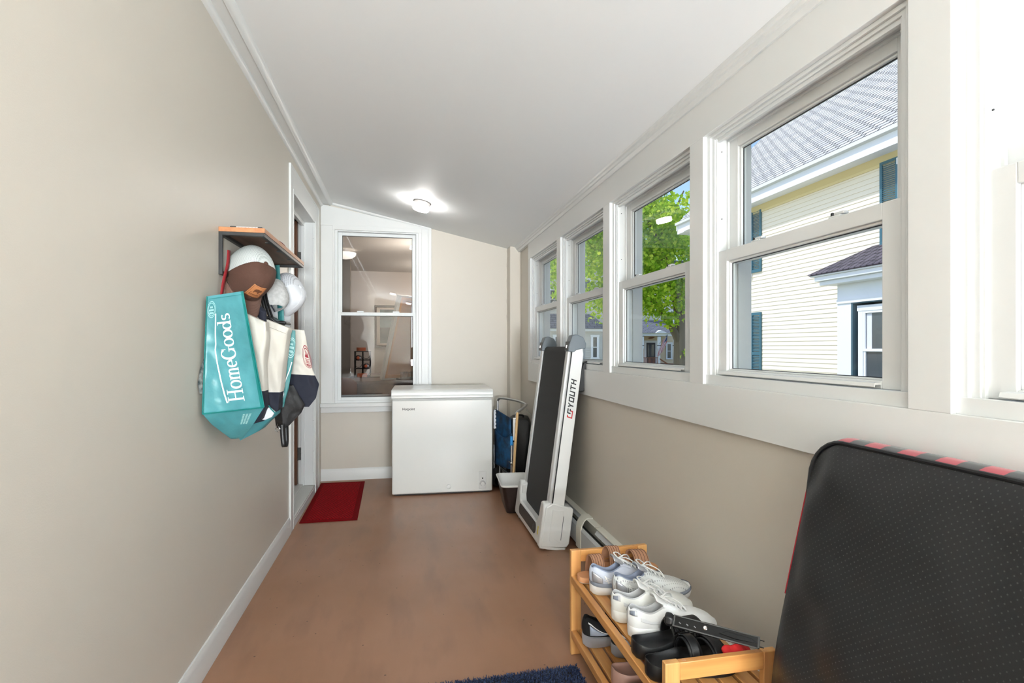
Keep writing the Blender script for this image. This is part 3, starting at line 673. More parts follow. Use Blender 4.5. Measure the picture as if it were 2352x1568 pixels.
# bay
bx_ = 8.04
bw = MB(); wy0, wy1, wz0, wz1 = 7.05, 8.30, .45, 1.92
bw.box(bx_, HX, bay[0], wy0-.12, GZ, 2.38).box(bx_, HX, wy1+.12, bay[1], GZ, 2.38).box(bx_, HX, wy0-.12, wy1+.12, GZ, wz0-.1).box(bx_, HX, wy0-.12, wy1+.12, wz1+.12, 2.38)
bw.build('bay_wall', 'house_white', yh, smooth=0)
bx('bay_board', 'house_white', yh, bx_-.02, bx_, bay[0], bay[1], 2.02, 2.10)
m = MB(); m.box(bx_-.02, HX, wy0-.12, wy0-.08, wz0-.1, wz1+.12).box(bx_-.004, HX, wy1+.08, wy1+.12, wz0-.1, wz1+.12).box(bx_-.004, HX, wy0-.1, wy1+.12, wz1+.08, wz1+.12); m.build('storm_frame', 'shutter_dark', yh, smooth=0)
far_window(yh, ('x', bx_+.09), wy0, wy1-.08, wz0, wz1-.06, tr=.10, curtain=True)
m = MB().box(bx_-.22, HX, bay[0]-.3, bay[1]+.20, 2.38, 2.46).box(bx_-.28, HX, bay[0]-.35, bay[1]+.26, 2.46, 2.55).box(bx_-.32, HX, bay[0]-.4, bay[1]+.33, 2.55, 2.58); m.build('bay_cornice', 'house_white', yh, smooth=0, bev=.01)
zt = 3.05
rb = MB(); A_ = [(bx_-.34, bay[1]+.36, 2.575), (bx_-.34, bay[0]-.4, 2.575), (HX, bay[0]+.1, zt), (HX, bay[1]-.35, zt), (HX, bay[1]+.36, 2.575)]
for k in range(6):   # overlapping courses
    f0, f1 = k/6, (k+1)/6+.03
    def P_(f, y): return (lerp(bx_-.34, HX, f), y, lerp(2.575, zt, f)+.012*(1))
    rb.prism([P_(f0, lerp(bay[1]+.36, bay[1]-.35, f0)), P_(f0, bay[0]-.4), P_(min(f1, 1), bay[0]-.4), P_(min(f1, 1), lerp(bay[1]+.36, bay[1]-.35, min(f1, 1)))], (0, 0, .018))
rb.add(A_, [(0, 1, 2, 3), (0, 3, 4)]); rb.build('bay_roof', 'shingle_dark', yh, smooth=0)

# ---- grey house across the street
gh = thing('grey_house', 'grey clapboard house across the street behind the maple', 'house', (0, 0, 0))
m = MB(); siding(m, ('y', 36.0), 5.0, 15.0, GZ, 7.2, .16, .03); m.box(5, 15, 36, 46, GZ, 7.2); m.build('wall_siding', 'grey_siding', gh, smooth=0)
m = MB().prism([(4.6, 35.6, 7.2), (15.4, 35.6, 7.2), (15.4, 41, 10.6), (4.6, 41, 10.6)], (0, .1, .14)).prism([(4.6, 46.4, 7.2), (15.4, 46.4, 7.2), (15.4, 41, 10.6), (4.6, 41, 10.6)], (0, .1, .14)); m.build('roof', 'shingle_blue', gh, smooth=0)
bx('eave_board', 'house_white', gh, 4.6, 15.4, 35.55, 35.7, 6.95, 7.3)
for xa, xb in ((11.3, 13.35), (8.9, 10.9)):
    m = MB(); siding(m, ('y', 34.9), xa, xb, GZ, 2.35, .16, .03); m.box(xa, xb, 34.9, 36, GZ, 2.35); m.build('bay_wall', 'grey_siding', gh, smooth=0)
    bx('bay_cornice', 'gutter_white', gh, xa-.2, xb+.25, 34.6, 36, 2.30, 2.48)
    m = MB(); m.add([(xa-.25, 34.55, 2.48), (xb+.3, 34.55, 2.48), (xb-.35, 36, 3.55), (xa+.35, 36, 3.55), (xa-.25, 36, 2.48), (xb+.3, 36, 2.48)], [(0, 1, 2, 3), (0, 3, 4), (1, 5, 2), (0, 4, 5, 1)]); m.build('bay_roof', 'shingle_blue', gh, smooth=0)
far_window(gh, ('y', 34.86), 12.66, 13.02, .5, 1.95, tr=.12)
far_window(gh, ('y', 34.86), 10.0, 10.5, .5, 1.95, tr=.12); far_window(gh, ('y', 35.95), 9.95, 10.6, 3.9, 5.2, tr=.12); far_window(gh, ('y', 35.95), 12.2, 12.9, 4.6, 6.0, tr=.12)
# ---- white house with the porch
wh = thing('porch_house', 'white clapboard house across the street with a tan columned porch and dark door', 'house', (0, 0, 0))
S = 50/27.0
def sx(x): return x*S
def sz(z): return 1.2+(z-1.2)*S
m = MB(); siding(m, ('y', 50.0), sx(12.25), sx(16.5), sz(2.0), 9.5, .17, .03); m.box(sx(12.25), sx(16.5), 50, 60, GZ, 9.5); m.build('wall_siding', 'grey_siding', wh, smooth=0)
bx('roof', 'shingle_blue', wh, sx(12.25)-.5, sx(16.5)+.5, 49.4, 60, 9.5, 9.9)
m = MB(); siding(m, ('y', 49.9), sx(12.35), sx(15.6), GZ, sz(1.9), .17, .03); m.box(sx(12.35), sx(15.6), 49.9, 50, GZ, sz(1.9)); m.build('porch_wall', 'beige_siding', wh, smooth=0)
PY = 47.2; q_ = PY/50.
def px_(x): return sx(x)*q_
def pz(z): return 1.2+(sz(z)-1.2)*q_
bx('porch_beam', 'house_white', wh, px_(12.35), px_(14.75), PY-.15, PY+.2, pz(1.83), pz(1.99))
m = MB(); m.add([(px_(12.25), PY-.4, pz(1.99)), (px_(14.85), PY-.4, pz(1.99)), (px_(14.6), 49.9, pz(2.75)), (px_(13.25), 49.9, pz(2.75)), (px_(12.25), 49.9, pz(1.99)), (px_(14.85), 49.9, pz(1.99))], [(0, 1, 2, 3), (0, 3, 4), (1, 5, 2), (0, 4, 5, 1)]); m.build('porch_roof', 'shingle_blue', wh, smooth=0)
m = MB().prism([(px_(13.25), PY-.5, pz(1.98)), (px_(13.95), PY-.5, pz(1.98)), (px_(13.6), PY-.5, pz(2.14))], (0, 1.0, 0)); m.build('porch_gable', 'house_white', wh, smooth=0)
for x in (12.62, 13.60, 14.52):
    o = MB().box(px_(x)-.14, px_(x)+.14, PY-.1, PY+.1, pz(1.15), pz(1.85)).box(px_(x)-.10, px_(x)+.10, PY-.08, PY+.08, GZ, pz(1.15)).build('porch_column', 'house_white', wh, smooth=0)
    bx('column_band', 'black_metal', o, px_(x)-.17, px_(x)+.17, PY-.13, PY+.13, pz(1.80), pz(1.84)); bx('column_band', 'black_metal', o, px_(x)-.15, px_(x)+.15, PY-.12, PY+.12, pz(1.30), pz(1.33))
bx('porch_deck', 'rail_brown', wh, px_(12.4), px_(14.7), PY, 49.9, GZ, -.35)
m = MB().box(px_(12.62), px_(13.60), PY-.03, PY+.03, pz(.63), pz(.67)).box(px_(12.62), px_(13.60), PY-.03, PY+.03, pz(.33), pz(.36))
x = px_(12.66)
while x < px_(13.58): m.box(x, x+.035, PY-.02, PY+.02, pz(.35), pz(.65)); x += .13
m.prism([(px_(13.6), PY-.03, pz(.65)), (px_(13.6), PY-.03, pz(.58)), (px_(13.95), PY-.9, pz(.22)), (px_(13.95), PY-.9, pz(.30))], (0, .06, 0))
m.build('porch_railing', 'rail_brown', wh, smooth=0)
dd = MB().box(sx(12.82), sx(13.34), 49.83, 49.9, -.35, sz(1.46)).build('front_door', 'door_navy', wh, smooth=0); bx('door_window', 'window_dark', dd, sx(12.89), sx(13.27), 49.80, 49.84, sz(.72), sz(1.36))
m = MB().box(sx(12.70), sx(12.82), 49.82, 49.9, -.35, sz(1.58)).box(sx(13.34), sx(13.46), 49.82, 49.9, -.35, sz(1.58)).box(sx(12.70), sx(13.46), 49.82, 49.9, sz(1.46), sz(1.58)); m.build('door_trim', 'house_white', wh, smooth=0)
m = MB().grid(lambda u, v: (sx(12.9)+.75*u, 49.78, sz(1.70)+.16*math.sin(PI*u)*(v-.6)+.10*u), 12, 3); m.build('wall_plaque', 'rail_brown', wh, solid=.03)
far_window(wh, ('y', 49.85), sx(14.03), sx(14.27), sz(.60), sz(1.42), tr=.13)
far_window(wh, ('y', 49.95), sx(14.10), sx(14.42), sz(2.35), sz(3.15), tr=.13)
# flag hanging from the middle column
mat('flag_red', (178, 52, 62), .8); mat('flag_white', (232, 228, 228), .8); mat('flag_blue', (58, 68, 110), .8); mat('pole_wood', (180, 170, 150), .6)
fg = thing('flag', 'American flag hanging from a slanted pole on the porch column', 'flag', (px_(13.98), PY-.25, pz(1.84)))
MB().tube([(-.7, .15, -.75), (0.06, 0, .06)], .02, 8).build('flag_pole', 'pole_wood', fg)
nn = 13
def flag_pt(u, v):    # v along the fly (downwards), u across stripes
    return Vector((-.12+.75*(u-.5)*.75-.50*v+.05*math.sin(6*v+5*u), .06*math.sin(9*u+3*v), -.12-1.55*v-.55*(1-u)*1.0+.25))
m = MB()
def fm(u, v):
    if v < .42 and u > .46: return 2
    return 0 if int(u*13) % 2 == 0 else 1
m.grid(flag_pt, 13, 10, mfn=fm); m.build('flag_cloth', ['flag_red', 'flag_white', 'flag_blue'], fg, solid=.008)
m = MB()
for i in range(4):
    for j in range(4):
        p = flag_pt(.52+.125*i+.03*(j % 2), .05+.1*j)+Vector((0, -.012, 0)); m.add([p+Vector((.028*math.cos(a), 0, .028*math.sin(a))) for a in [PI/2+2*PI*k/5 for k in range(5)]], [(0, 1, 2, 3, 4)])
m.build('flag_star', 'flag_white', fg, smooth=0, solid=.003)

# ---- maple
mat('bark', (122, 108, 92), .9, bump=(18, .8, (1, 1, .25)))
m = bpy.data.materials.new('maple_leaf'); m.use_nodes = True; MATS['maple_leaf'] = m; n = m.node_tree; n.nodes.clear()
o = n.nodes.new('ShaderNodeOutputMaterial'); mx = n.nodes.new('ShaderNodeMixShader'); mx.inputs[0].default_value = .5
a = n.nodes.new('ShaderNodeBsdfDiffuse'); b2 = n.nodes.new('ShaderNodeBsdfTranslucent'); gi = n.nodes.new('ShaderNodeNewGeometry'); rp = n.nodes.new('ShaderNodeValToRGB')
n.links.new(gi.outputs['Random Per Island'], rp.inputs[0])
rp.color_ramp.elements[0].color = (*lin((140, 184, 52)), 1); rp.color_ramp.elements[1].color = (*lin((232, 240, 96)), 1); el = rp.color_ramp.elements.new(.5); el.color = (*lin((192, 224, 70)), 1)
n.links.new(rp.outputs[0], a.inputs[0]); n.links.new(rp.outputs[0], b2.inputs[0]); n.links.new(a.outputs[0], mx.inputs[1]); n.links.new(b2.outputs[0], mx.inputs[2]); n.links.new(mx.outputs[0], o.inputs[0])
tr = thing('maple_tree', 'tall bright green maple tree standing by the street', 'tree', (13.25, 24, GZ))
T0 = Vector((13.25, 24, GZ))
def W(*p): return Vector(p)-T0
limbs = [([W(13.25, 24, GZ-.1), W(13.2, 24, 1.2), W(13.15, 24, 3.0), W(12.6, 24, 5.0), W(11.9, 24, 6.6), W(11.2, 24.1, 8.4), W(10.9, 24.2, 9.6)], [.42, .30, .27, .22, .17, .11, .05]),
         ([W(13.18, 24, 1.35), W(12.7, 23.8, 2.1), W(12.0, 23.6, 2.9), W(11.0, 23.6, 4.0), W(9.6, 23.8, 5.0)], [.19, .17, .15, .11, .05]),
         ([W(12.4, 24, 5.5), W(11.2, 24, 6.0), W(9.6, 24, 6.2), W(8.2, 24, 6.3)], [.12, .09, .06, .03]),
         ([W(13.1, 24, 3.2), W(14.2, 24.3, 5.0), W(15.0, 24.5, 7.0)], [.18, .12, .05]),
         ([W(12.0, 23.9, 6.4), W(12.6, 23.5, 7.6), W(13.0, 23.3, 8.6)], [.10, .07, .03])]
tk = MB()
for p, r in limbs:
    pp = bez(p, 5); rr = [interp([(i/(len(r)-1), v) for i, v in enumerate(r)], k/(len(pp)-1)) for k in range(len(pp))]; tk.tube(pp, rr, 12)
tk.build('trunk', 'bark', tr)
rnd = random.Random(3); lf = MB()
cl = []
for k in range(118):
    while True:
        p = Vector((rnd.uniform(-1, 1), rnd.uniform(-1, 1), rnd.uniform(-1, 1)))
        if .30 < p.length < 1: break
    cl.append(Vector((10.4+5.6*p.x, 24+3.6*p.y, 6.5+3.7*p.z)))
for x, y, z in ((12.9, 23.3, 3.0), (12.2, 23.2, 2.3), (11.6, 23.2, 2.7), (12.6, 23.2, 3.8), (11.0, 23.2, 3.3), (10.4, 23.4, 3.2), (13.2, 23.4, 4.2), (14.0, 23.6, 4.6), (13.3, 23.5, .7)): cl.append(Vector((x, y, z)))
for ci, c0 in enumerate(cl):
    nn = 330 if ci < 118 else (190 if ci < 126 else 36); R = rnd.uniform(.7, 1.15) if ci < 118 else (.55 if ci < 126 else .3)
    for q in range(nn):
        d_ = Vector((rnd.gauss(0, .5), rnd.gauss(0, .5), rnd.gauss(0, .36)))*R; p = c0+d_+Vector((0,0,.25))
        if p.x/p.y > .475 and p.z > 1.2+(.282+.01*math.sin(p.x*3))*(.2*p.x+.98*p.y): continue
        s_ = rnd.uniform(.055, .10); E_ = Euler((rnd.gauss(0, .7), rnd.gauss(0, .7), rnd.uniform(0, 6.3))).to_matrix()
        vs_ = [(-1, 0, 0), (-.55, .75, .12), (.1, .95, .2), (1, 0, -.12), (.1, -.95, .2), (-.55, -.75, .12)]
        lf.add([p-T0+E_ @ (Vector(v)*s_) for v in vs_], [(0, 1, 2, 3), (0, 3, 4, 5)])
tag(lf.build('foliage', 'maple_leaf', tr, smooth=0), kind='stuff')
# ============================================================ CHEST FREEZER
fz = thing('chest_freezer', 'white chest freezer with rounded lid standing below the back window', 'freezer', (.322, 4.425, 0), (0, 0, math.radians(-2.0)))
fw = .408
m = MB().box(-fw, fw, 0, .585, .014, .775); m.build('cabinet_body', 'appliance', fz, bev=.010, seg=3)
MB().box(-fw+.006, fw-.006, .006, .58, .775, .786).build('gasket', 'vinyl_shadow', fz)
m = MB(); pr_ = [(-.008, .788), (-.008, .808), (0, .812), (0, .835), (.006, .848), (.022, .856), (.03, .857), (.575, .857), (.595, .848), (.597, .788)]
m.prism([(-fw-.006, y, z) for y, z in pr_], (2*fw+.012, 0, 0)); m.build('lid', 'appliance', fz, bev=.004, seg=3)
for xx in (-fw+.03, fw-.07):
    for yy in (.03, .50): bx('foot', 'black_plastic', fz, xx, xx+.04, yy, yy+.04, 0, .016)
bx('plinth_shadow_gap', 'black_plastic', fz, -fw+.02, fw-.02, .02, .56, .004, .016)
text('brand_lettering', 'Hotpoint', 'black_print', fz, (-fw+.082, -.0008, .694), (1, 0, 0), (0, 0, 1), .027, bold=True)
cp = MB().box(fw-.113, fw-.053, -.006, .002, .038, .178).build('control_panel', 'white_plastic', fz, bev=.002)
MB().lathe([(.017, 0), (.019, .004), (.016, .014), (.001, .014)], (fw-.083, -.006, .078), 24, 0, Matrix.Rotation(PI/2, 4, 'X')).build('temperature_dial', 'white_plastic', cp)
MB().lathe([(.006, 0), (.005, .003), (.001, .003)], (fw-.083, -.006, .122), 14, 0, Matrix.Rotation(PI/2, 4, 'X')).build('indicator_lamp', 'black_gloss', cp)
m = MB()
for k in range(13):
    a = math.radians(-40+k*260/12-0); m.tube([(fw-.083+.024*math.cos(a), -.0065, .078+.024*math.sin(a)), (fw-.083+.026*math.cos(a), -.0065, .078+.026*math.sin(a))], .0012, 5)
m.tube([(fw-.083+.0215*math.cos(a), -.0068, .078+.0215*math.sin(a)) for a in [math.radians(-20+10*k) for k in range(22)]], .0008, 5); m.build('dial_scale', 'black_print', cp)
MB().lathe([(.019, 0), (.019, .004), (.016, .006), (.001, .006)], (.047, .001, .062), 24, 0, Matrix.Rotation(PI/2, 4, 'X')).build('drain_plug', 'white_plastic', fz, bev=.001)

# ============================================================ MATS
def ribbed_mat():
    m = mat('red_ribs', (150, 10, 20), .95, spec=.1); n, b = nodes_of(m); tc = n.nodes.new('ShaderNodeTexCoord')
    br = n.nodes.new('ShaderNodeTexBrick'); br.inputs['Scale'].default_value = 1; br.inputs['Brick Width'].default_value = .022; br.inputs['Row Height'].default_value = .022; br.inputs['Mortar Size'].default_value = .0035; br.offset = .5
    br.inputs['Color1'].default_value = (*lin((178, 14, 26)), 1); br.inputs['Color2'].default_value = (*lin((160, 10, 20)), 1); br.inputs['Mortar'].default_value = (*lin((110, 8, 14)), 1)
    n.links.new(tc.outputs['Object'], br.inputs['Vector']); n.links.new(br.outputs['Color'], b.inputs['Base Color'])
    bp = n.nodes.new('ShaderNodeBump'); bp.invert = True; bp.inputs['Strength'].default_value = .6; bp.inputs['Distance'].default_value = .004; n.links.new(br.outputs['Fac'], bp.inputs['Height'])
    nz = n.nodes.new('ShaderNodeTexNoise'); nz.inputs['Scale'].default_value = 900; b3 = n.nodes.new('ShaderNodeBump'); b3.inputs['Strength'].default_value = .5; b3.inputs['Distance'].default_value = .003
    n.links.new(tc.outputs['Object'], nz.inputs[0]); n.links.new(nz.outputs[0], b3.inputs['Height']); n.links.new(bp.outputs[0], b3.inputs['Normal']); n.links.new(b3.outputs[0], b.inputs['Normal'])
ribbed_mat()
dm = thing('doormat', 'red ribbed doormat lying at the white door threshold', 'mat', (-.51, 4.43, 0), (0, 0, math.radians(1)))
MB().prism([(-.192, -.54, 0), (.192, -.55, 0), (.188, .55, 0), (-.186, .56, 0)], (0, 0, .007)).build('mat_border', 'red_carpet', dm, bev=.003)
MB().box(-.155, .155, -.50, .50, .006, .0085).build('ribbed_field', 'red_ribs', dm, bev=.001)
mat('navy_pile', (30, 42, 72), .95, spec=.15, var=(220, (86, 100, 134), .9), bump=(300, 1))
rg = thing('rug', 'dark navy shaggy entrance rug partly under the bamboo shoe rack', 'rug', (.30, 1.2, 0), (0, 0, math.radians(1.5)))
MB().box(-.62, .355, -.75, .72, 0, .008).build('rug_backing', 'eva_black', rg)
rn = random.Random(5); m = MB()
for k in range(30000):
    x = rn.uniform(-.42, .356); y = rn.uniform(-.05, .722); h = rn.uniform(.006, .012); a = rn.uniform(0, 6.28); s_ = .0022; dx, dy = rn.gauss(0, .004), rn.gauss(0, .004)
    m.add([(x-s_*math.cos(a), y-s_*math.sin(a), .007), (x+s_*math.cos(a), y+s_*math.sin(a), .007), (x+dx+s_*math.cos(a)*.6, y+dy+s_*math.sin(a)*.6, .007+h), (x+dx-s_*math.cos(a)*.6, y+dy-s_*math.sin(a)*.6, .007+h)], [(0, 1, 2, 3)])
tag(m.build('pile', 'navy_pile', rg, smooth=0), kind='stuff')

# ============================================================ TREADMILL (folding, leaning on the window board)
tm = thing('treadmill', 'white folding treadmill with black belt leaning against the window board', 'treadmill', (.818, 3.085, .022), (0, math.radians(7.6), 0))
WT = .682
# local: x depth towards the wall, y width, z up the deck
def tbox(nm, m_, *a, **k): return MB().box(*a).build(nm, m_, tm, **k)
# side rails
def rail(y0, y1, side):
    m = MB().box(.012, .050, y0, y1, .23, 1.185); m.box(.0, .016, y0+.012*(side > 0), y1-.012*(side < 0), .235, 1.185)
    m.box(.006, .013, (y0+y1)/2-.004, (y0+y1)/2+.004, .24, 1.18)
    return m.build('side_rail', 'aluminium_rail', tm, bev=.003)
mat('aluminium_rail', (206, 207, 206), .3, metal=.35)
rail(0.004, .062, 1); rail(WT-.062, WT-.004, -1)
m = MB().prism([(.020, -.004, .20), (.092, -.004, .20), (.092, -.004, 1.16), (.080, -.004, 1.20), (.020, -.004, 1.20)], (0, .006, 0)); m.build('side_cover', 'white_plastic', tm, bev=.002)
m = MB().prism([(.020, WT-.002, .20), (.092, WT-.002, .20), (.092, WT-.002, 1.16), (.080, WT-.002, 1.20), (.020, WT-.002, 1.20)], (0, .006, 0)); m.build('side_cover', 'white_plastic', tm, bev=.002)
tbox('seam_strip', 'black_plastic', .015, .021, -.006, .0, .24, 1.18)
# belt: a closed loop round the deck
m = MB(); pr_ = [(.012, .09), (.010, .20), (.010, 1.16), (.014, 1.185), (.026, 1.198), (.042, 1.192), (.050, 1.17), (.050, .09)]
m.prism([(x, .075, z) for x, z in pr_], (0, WT-.150, 0)); m.build('running_belt', 'belt', tm, smooth=50)
tbox('deck_underside', 'black_plastic', .05, .092, .06, WT-.06, .05, 1.13)
# grey end caps
for s, y0 in ((1, -.010), (-1, WT+.010)):
    y1 = y0+s*.075
    pf = [(-.006, 1.165), (-.006, 1.205), (.006, 1.262), (.030, 1.272), (.075, 1.262), (.100, 1.225), (.100, 1.195), (.078, 1.192), (.045, 1.180), (.03, 1.165)]
    o = MB().prism([(x, y0, z) for x, z in pf], (0, y1-y0, 0)).build('end_cap', 'grey_plastic', tm, bev=.004)
    MB().box(-.009, -.004, min(y0+s*.006, y1-s*.004), max(y0+s*.006, y1-s*.004), 1.170, 1.225).build('cap_face', 'grey_plastic_dark', o, bev=.002)
    MB().tube([(-.011, y0+s*.034, 1.185), (-.011, y0+s*.034, 1.202)], .005, 8).build('cap_badge', 'lamp_metal', o)
# motor hood at the floor end
m = MB()
out = [(-.006, .0), (WT+.006, .0), (WT+.012, .03), (WT+.010, .20), (WT-.004, .238), (WT-.050, .243), (WT-.070, .225), (WT-.080, .165), (WT-.115, .118), (.115, .112), (.078, .165), (.066, .252), (.035, .262), (-.004, .250), (-.012, .20), (-.012, .03)]
m.prism([(-.035, y, z) for y, z in out], (.06, 0, 0)); m.build('motor_hood', 'white_plastic', tm, bev=.012, seg=3)
m = MB().prism([(x, -.014, z) for x, z in [(-.022, .0), (.135, .006), (.150, .03), (.150, .235), (.140, .245), (.09, .25), (.02, .262), (-.022, .235)]], (0, .10, 0)); m.build('hood_side', 'white_plastic', tm, bev=.008, seg=3)
m = MB().prism([(x, WT-.086, z) for x, z in [(-.022, .0), (.135, .006), (.150, .03), (.150, .235), (.140, .245), (.09, .25), (.02, .24), (-.022, .215)]], (0, .10, 0)); m.build('hood_side', 'white_plastic', tm, bev=.008, seg=3)
tbox('hood_bottom', 'white_plastic', -.02, .145, .08, WT-.08, .004, .10, bev=.004)
m = MB().prism([(x, -.0165, z) for x, z in [(.022, .055)]+[(.036+.014*math.cos(a)*1, .055-.022*math.sin(a)) for a in [PI-PI*k/8 for k in range(9)]]+[(.092, .033), (.092, .225), (.022, .225)]], (0, .004, 0)); m.build('side_inlay', 'white_plastic', tm, bev=.001)
tbox('side_seam', 'grey_plastic', .0925, .0945, -.0175, -.013, .05, .19)
# dark oval display with its marks
a0, a1, zc_, hr = .13, WT-.155, .070, .034
pts = [(a0+hr*math.cos(a), zc_+hr*math.sin(a)) for a in [PI/2+PI*k/12 for k in range(13)]]+[(a1+hr*math.cos(a), zc_+hr*math.sin(a)) for a in [-PI/2+PI*k/12 for k in range(13)]]
dsp = MB().prism([(-.0375, y, z) for y, z in pts], (.004, 0, 0)).build('display_panel', 'black_plastic', tm)
m = MB()
for k in range(9): m.box(-.0385, -.0372, .20+.04*k, .206+.04*k, .090, .092)
MB().tube([(-.038, .15+.014*math.cos(a), .072+.014*math.sin(a)) for a in [PI*2*k/20 for k in range(20)]], .0006, 4, closed=True).build('power_icon', 'grey_print', dsp)
m.build('display_marks', 'grey_print', dsp)
tbox('warning_sticker', 'yellow_sticker', -.0362, -.0350, .042, .056, .055, .105)
tbox('sticker_print', 'black_print', -.0366, -.0361, .045, .052, .062, .098) if False else None
# wheels / rear bracket touching the board, small feet
m = MB()
wp = [(.092, 1.02), (.115, 1.11), (.135, 1.125), (.150, 1.095), (.142, 1.075), (.145, 1.055), (.152, 1.045), (.146, 1.02), (.140, .995), (.148, .965), (.138, .94), (.105, .935), (.092, .95)]
for y0 in (.0, WT-.05): m = MB().prism([(x-.012, y0, z) for x, z in wp], (0, .05, 0)); m.build('rear_foot_bracket', 'black_plastic', tm, bev=.004)
for y0 in (.035, WT-.055):
    MB().lathe([(.018, -.020), (.018, -.006), (.010, -.004), (.010, .004)], (.0, y0, 0), 16).build('foot_pad', 'lamp_metal', tm)
MB().prism([(x, -.010, z) for x, z in [(-.03, -.004), (.02, -.012), (.12, -.016), (.135, 0), (-.03, .006)]], (0, .06, 0)).build('corner_guard', 'white_plastic', tm, bev=.003)
# ---- lettering on the side: blocky slanted capitals built from bars
def block_text(parent):
    """letters run up the rail: text-right = +z, text-up = -x"""
    Yf = -.0055
    def place(cx, poly, mi):   # poly in (along, up) letter units
        return [(.070-p[1]*.034, Yf, cx+p[0]*.029+p[1]*.007) for p in poly]
    bars = {
     'Y': [[(0, 1), (.28, 1), (.50, .66), (.72, 1), (1, 1), (.63, .48), (.63, 0), (.37, 0), (.37, .48)]],
     'O': [[(0, 0), (1, 0), (1, .2), (.0, .2)], [(0, .8), (1, .8), (1, 1), (0, 1)], [(0, .2), (.25, .2), (.25, .8), (0, .8)], [(.75, .2), (1, .2), (1, .8), (.75, .8)]],
     'U': [[(0, 0), (1, 0), (1, .2), (0, .2)], [(0, .2), (.25, .2), (.25, 1), (0, 1)], [(.75, .2), (1, .2), (1, 1), (.75, 1)]],
     'T': [[(0, .8), (1, .8), (1, 1), (0, 1)], [(.37, 0), (.63, 0), (.63, .8), (.37, .8)]],
     'H': [[(0, 0), (.25, 0), (.25, 1), (0, 1)], [(.75, 0), (1, 0), (1, 1), (.75, 1)], [(.25, .4), (.75, .4), (.75, .6), (.25, .6)]]}
    z = .829
    for ch in 'YOUTH':
        m = MB()
        for p in bars[ch]: m.prism(place(z, p, 0), (0, -.0006, 0))
        m.build('letter_'+ch, 'black_print', parent, smooth=0); z += .0355
    m = MB()
    for p in [[(-.05, .80), (1.0, .80), (1.0, 1), (-.05, 1)], [(-.05, .36), (.22, .36), (.22, .80), (-.05, .80)], [(.50, .40), (1.0, .40), (1.0, .58), (.50, .58)]]: m.prism(place(.794, p, 0), (0, -.0008, 0))
    m.build('logo_letter_G', 'black_print', parent, smooth=0)
    m = MB()
    for p in [[(-.65, .95), (-.65, -.05), (.95, -.05), (.95, .12), (-.42, .12), (-.42, .78), (-.12, .78), (-.12, .95)], [(.72, .12), (.95, .12), (.95, .40), (.72, .40)]]: m.prism(place(.788, p, 0), (0, -.0006, 0))
    m.build('logo_bracket', 'red_print', parent, smooth=0)
block_text(tm)

# ============================================================ BASEBOARD HEATER
mat('heater_cream', (222, 220, 208), .4); mat('heater_grey', (196, 200, 202), .35); mat('fin', (60, 60, 58), .4, metal=.6)
ht = thing('baseboard_heater', 'long cream and grey hot water baseboard heater under the windows', 'heater', (0, 0, 0))
hy0, hy1 = 1.0, 4.25
def hp(nm, m_, prof, y0, y1, **k): return MB().prism([(x, y0, z) for x, z in prof], (0, y1-y0, 0)).build(nm, m_, ht, **k)
hp('back_plate', 'heater_cream', [(1.082, .02), (1.09, .02), (1.09, .200), (1.052, .196), (1.052, .192), (1.082, .194)], 2.86, hy1, bev=.0015)
hp('back_plate', 'heater_cream', [(1.082, .02), (1.09, .02), (1.09, .203), (1.050, .199), (1.050, .194), (1.082, .197)], hy0, 2.84, bev=.0015)
hp('front_cover', 'heater_grey', [(1.020, .030), (1.026, .030), (1.026, .130), (1.036, .146), (1.032, .150), (1.020, .133)], 3.03, hy1, bev=.001)
hp('front_cover', 'heater_grey', [(1.016, .030), (1.022, .030), (1.022, .130), (1.032, .146), (1.028, .150), (1.016, .133)], hy0, 3.02, bev=.001)
hp('damper', 'heater_grey', [(1.046, .168), (1.050, .164), (1.066, .180), (1.062, .184)], 3.1, hy1); hp('damper', 'heater_grey', [(1.044, .164), (1.050, .160), (1.066, .182), (1.060, .186)], hy0, 2.84)
hp('heater_fins', 'fin', [(1.032, .06), (1.078, .06), (1.078, .115), (1.032, .115)], hy0, hy1)
hp('dark_channel', 'black_metal', [(1.026, .02), (1.084, .02), (1.084, .026), (1.026, .026)], hy0, hy1)
j = [(1.012, .022), (1.014, .135), (1.020, .165), (1.034, .190), (1.052, .204), (1.09, .206), (1.09, .200), (1.054, .198), (1.038, .185), (1.026, .162), (1.020, .135), (1.018, .022)]
hp('joint_cover', 'heater_cream', j, 2.99, 3.075, bev=.001)
MB().tube([(1.02, 2.70, .08), (1.006, 2.70, .08)], .010, 10).build('cover_screw', 'chrome', ht)

# ============================================================ WASTE BIN
bn = thing('waste_bin', 'dark brown tapered bin with white liner beside the treadmill base', 'bin', (.828, 3.985, 0), (0, 0, math.radians(-4)))
mat('bin_brown', (40, 30, 28), .35); mat('bin_white', (232, 232, 230), .4)
def rr(w_, h_, r_, z, n=6):
    out = []
    for cx, cy, a0 in ((w_-r_, h_-r_, 0), (-w_+r_, h_-r_, PI/2), (-w_+r_, -h_+r_, PI), (w_-r_, -h_+r_, 3*PI/2)):
        for k in range(n+1): a = a0+PI/2*k/n; out.append((cx+r_*math.cos(a), cy+r_*math.sin(a), z))
    return out
def rings(m, R, mi=0, cap0=True, cap1=True):
    n = len(R[0]); vv = [q for r_ in R for q in r_]; fs = []
    for i in range(len(R)-1):
        for k in range(n): fs.append((i*n+k, i*n+(k+1) % n, (i+1)*n+(k+1) % n, (i+1)*n+k))
    if cap0: fs.append(tuple(range(n))[::-1])
    if cap1: fs.append(tuple((len(R)-1)*n+k for k in range(n)))
    return m.add(vv, fs, mi)
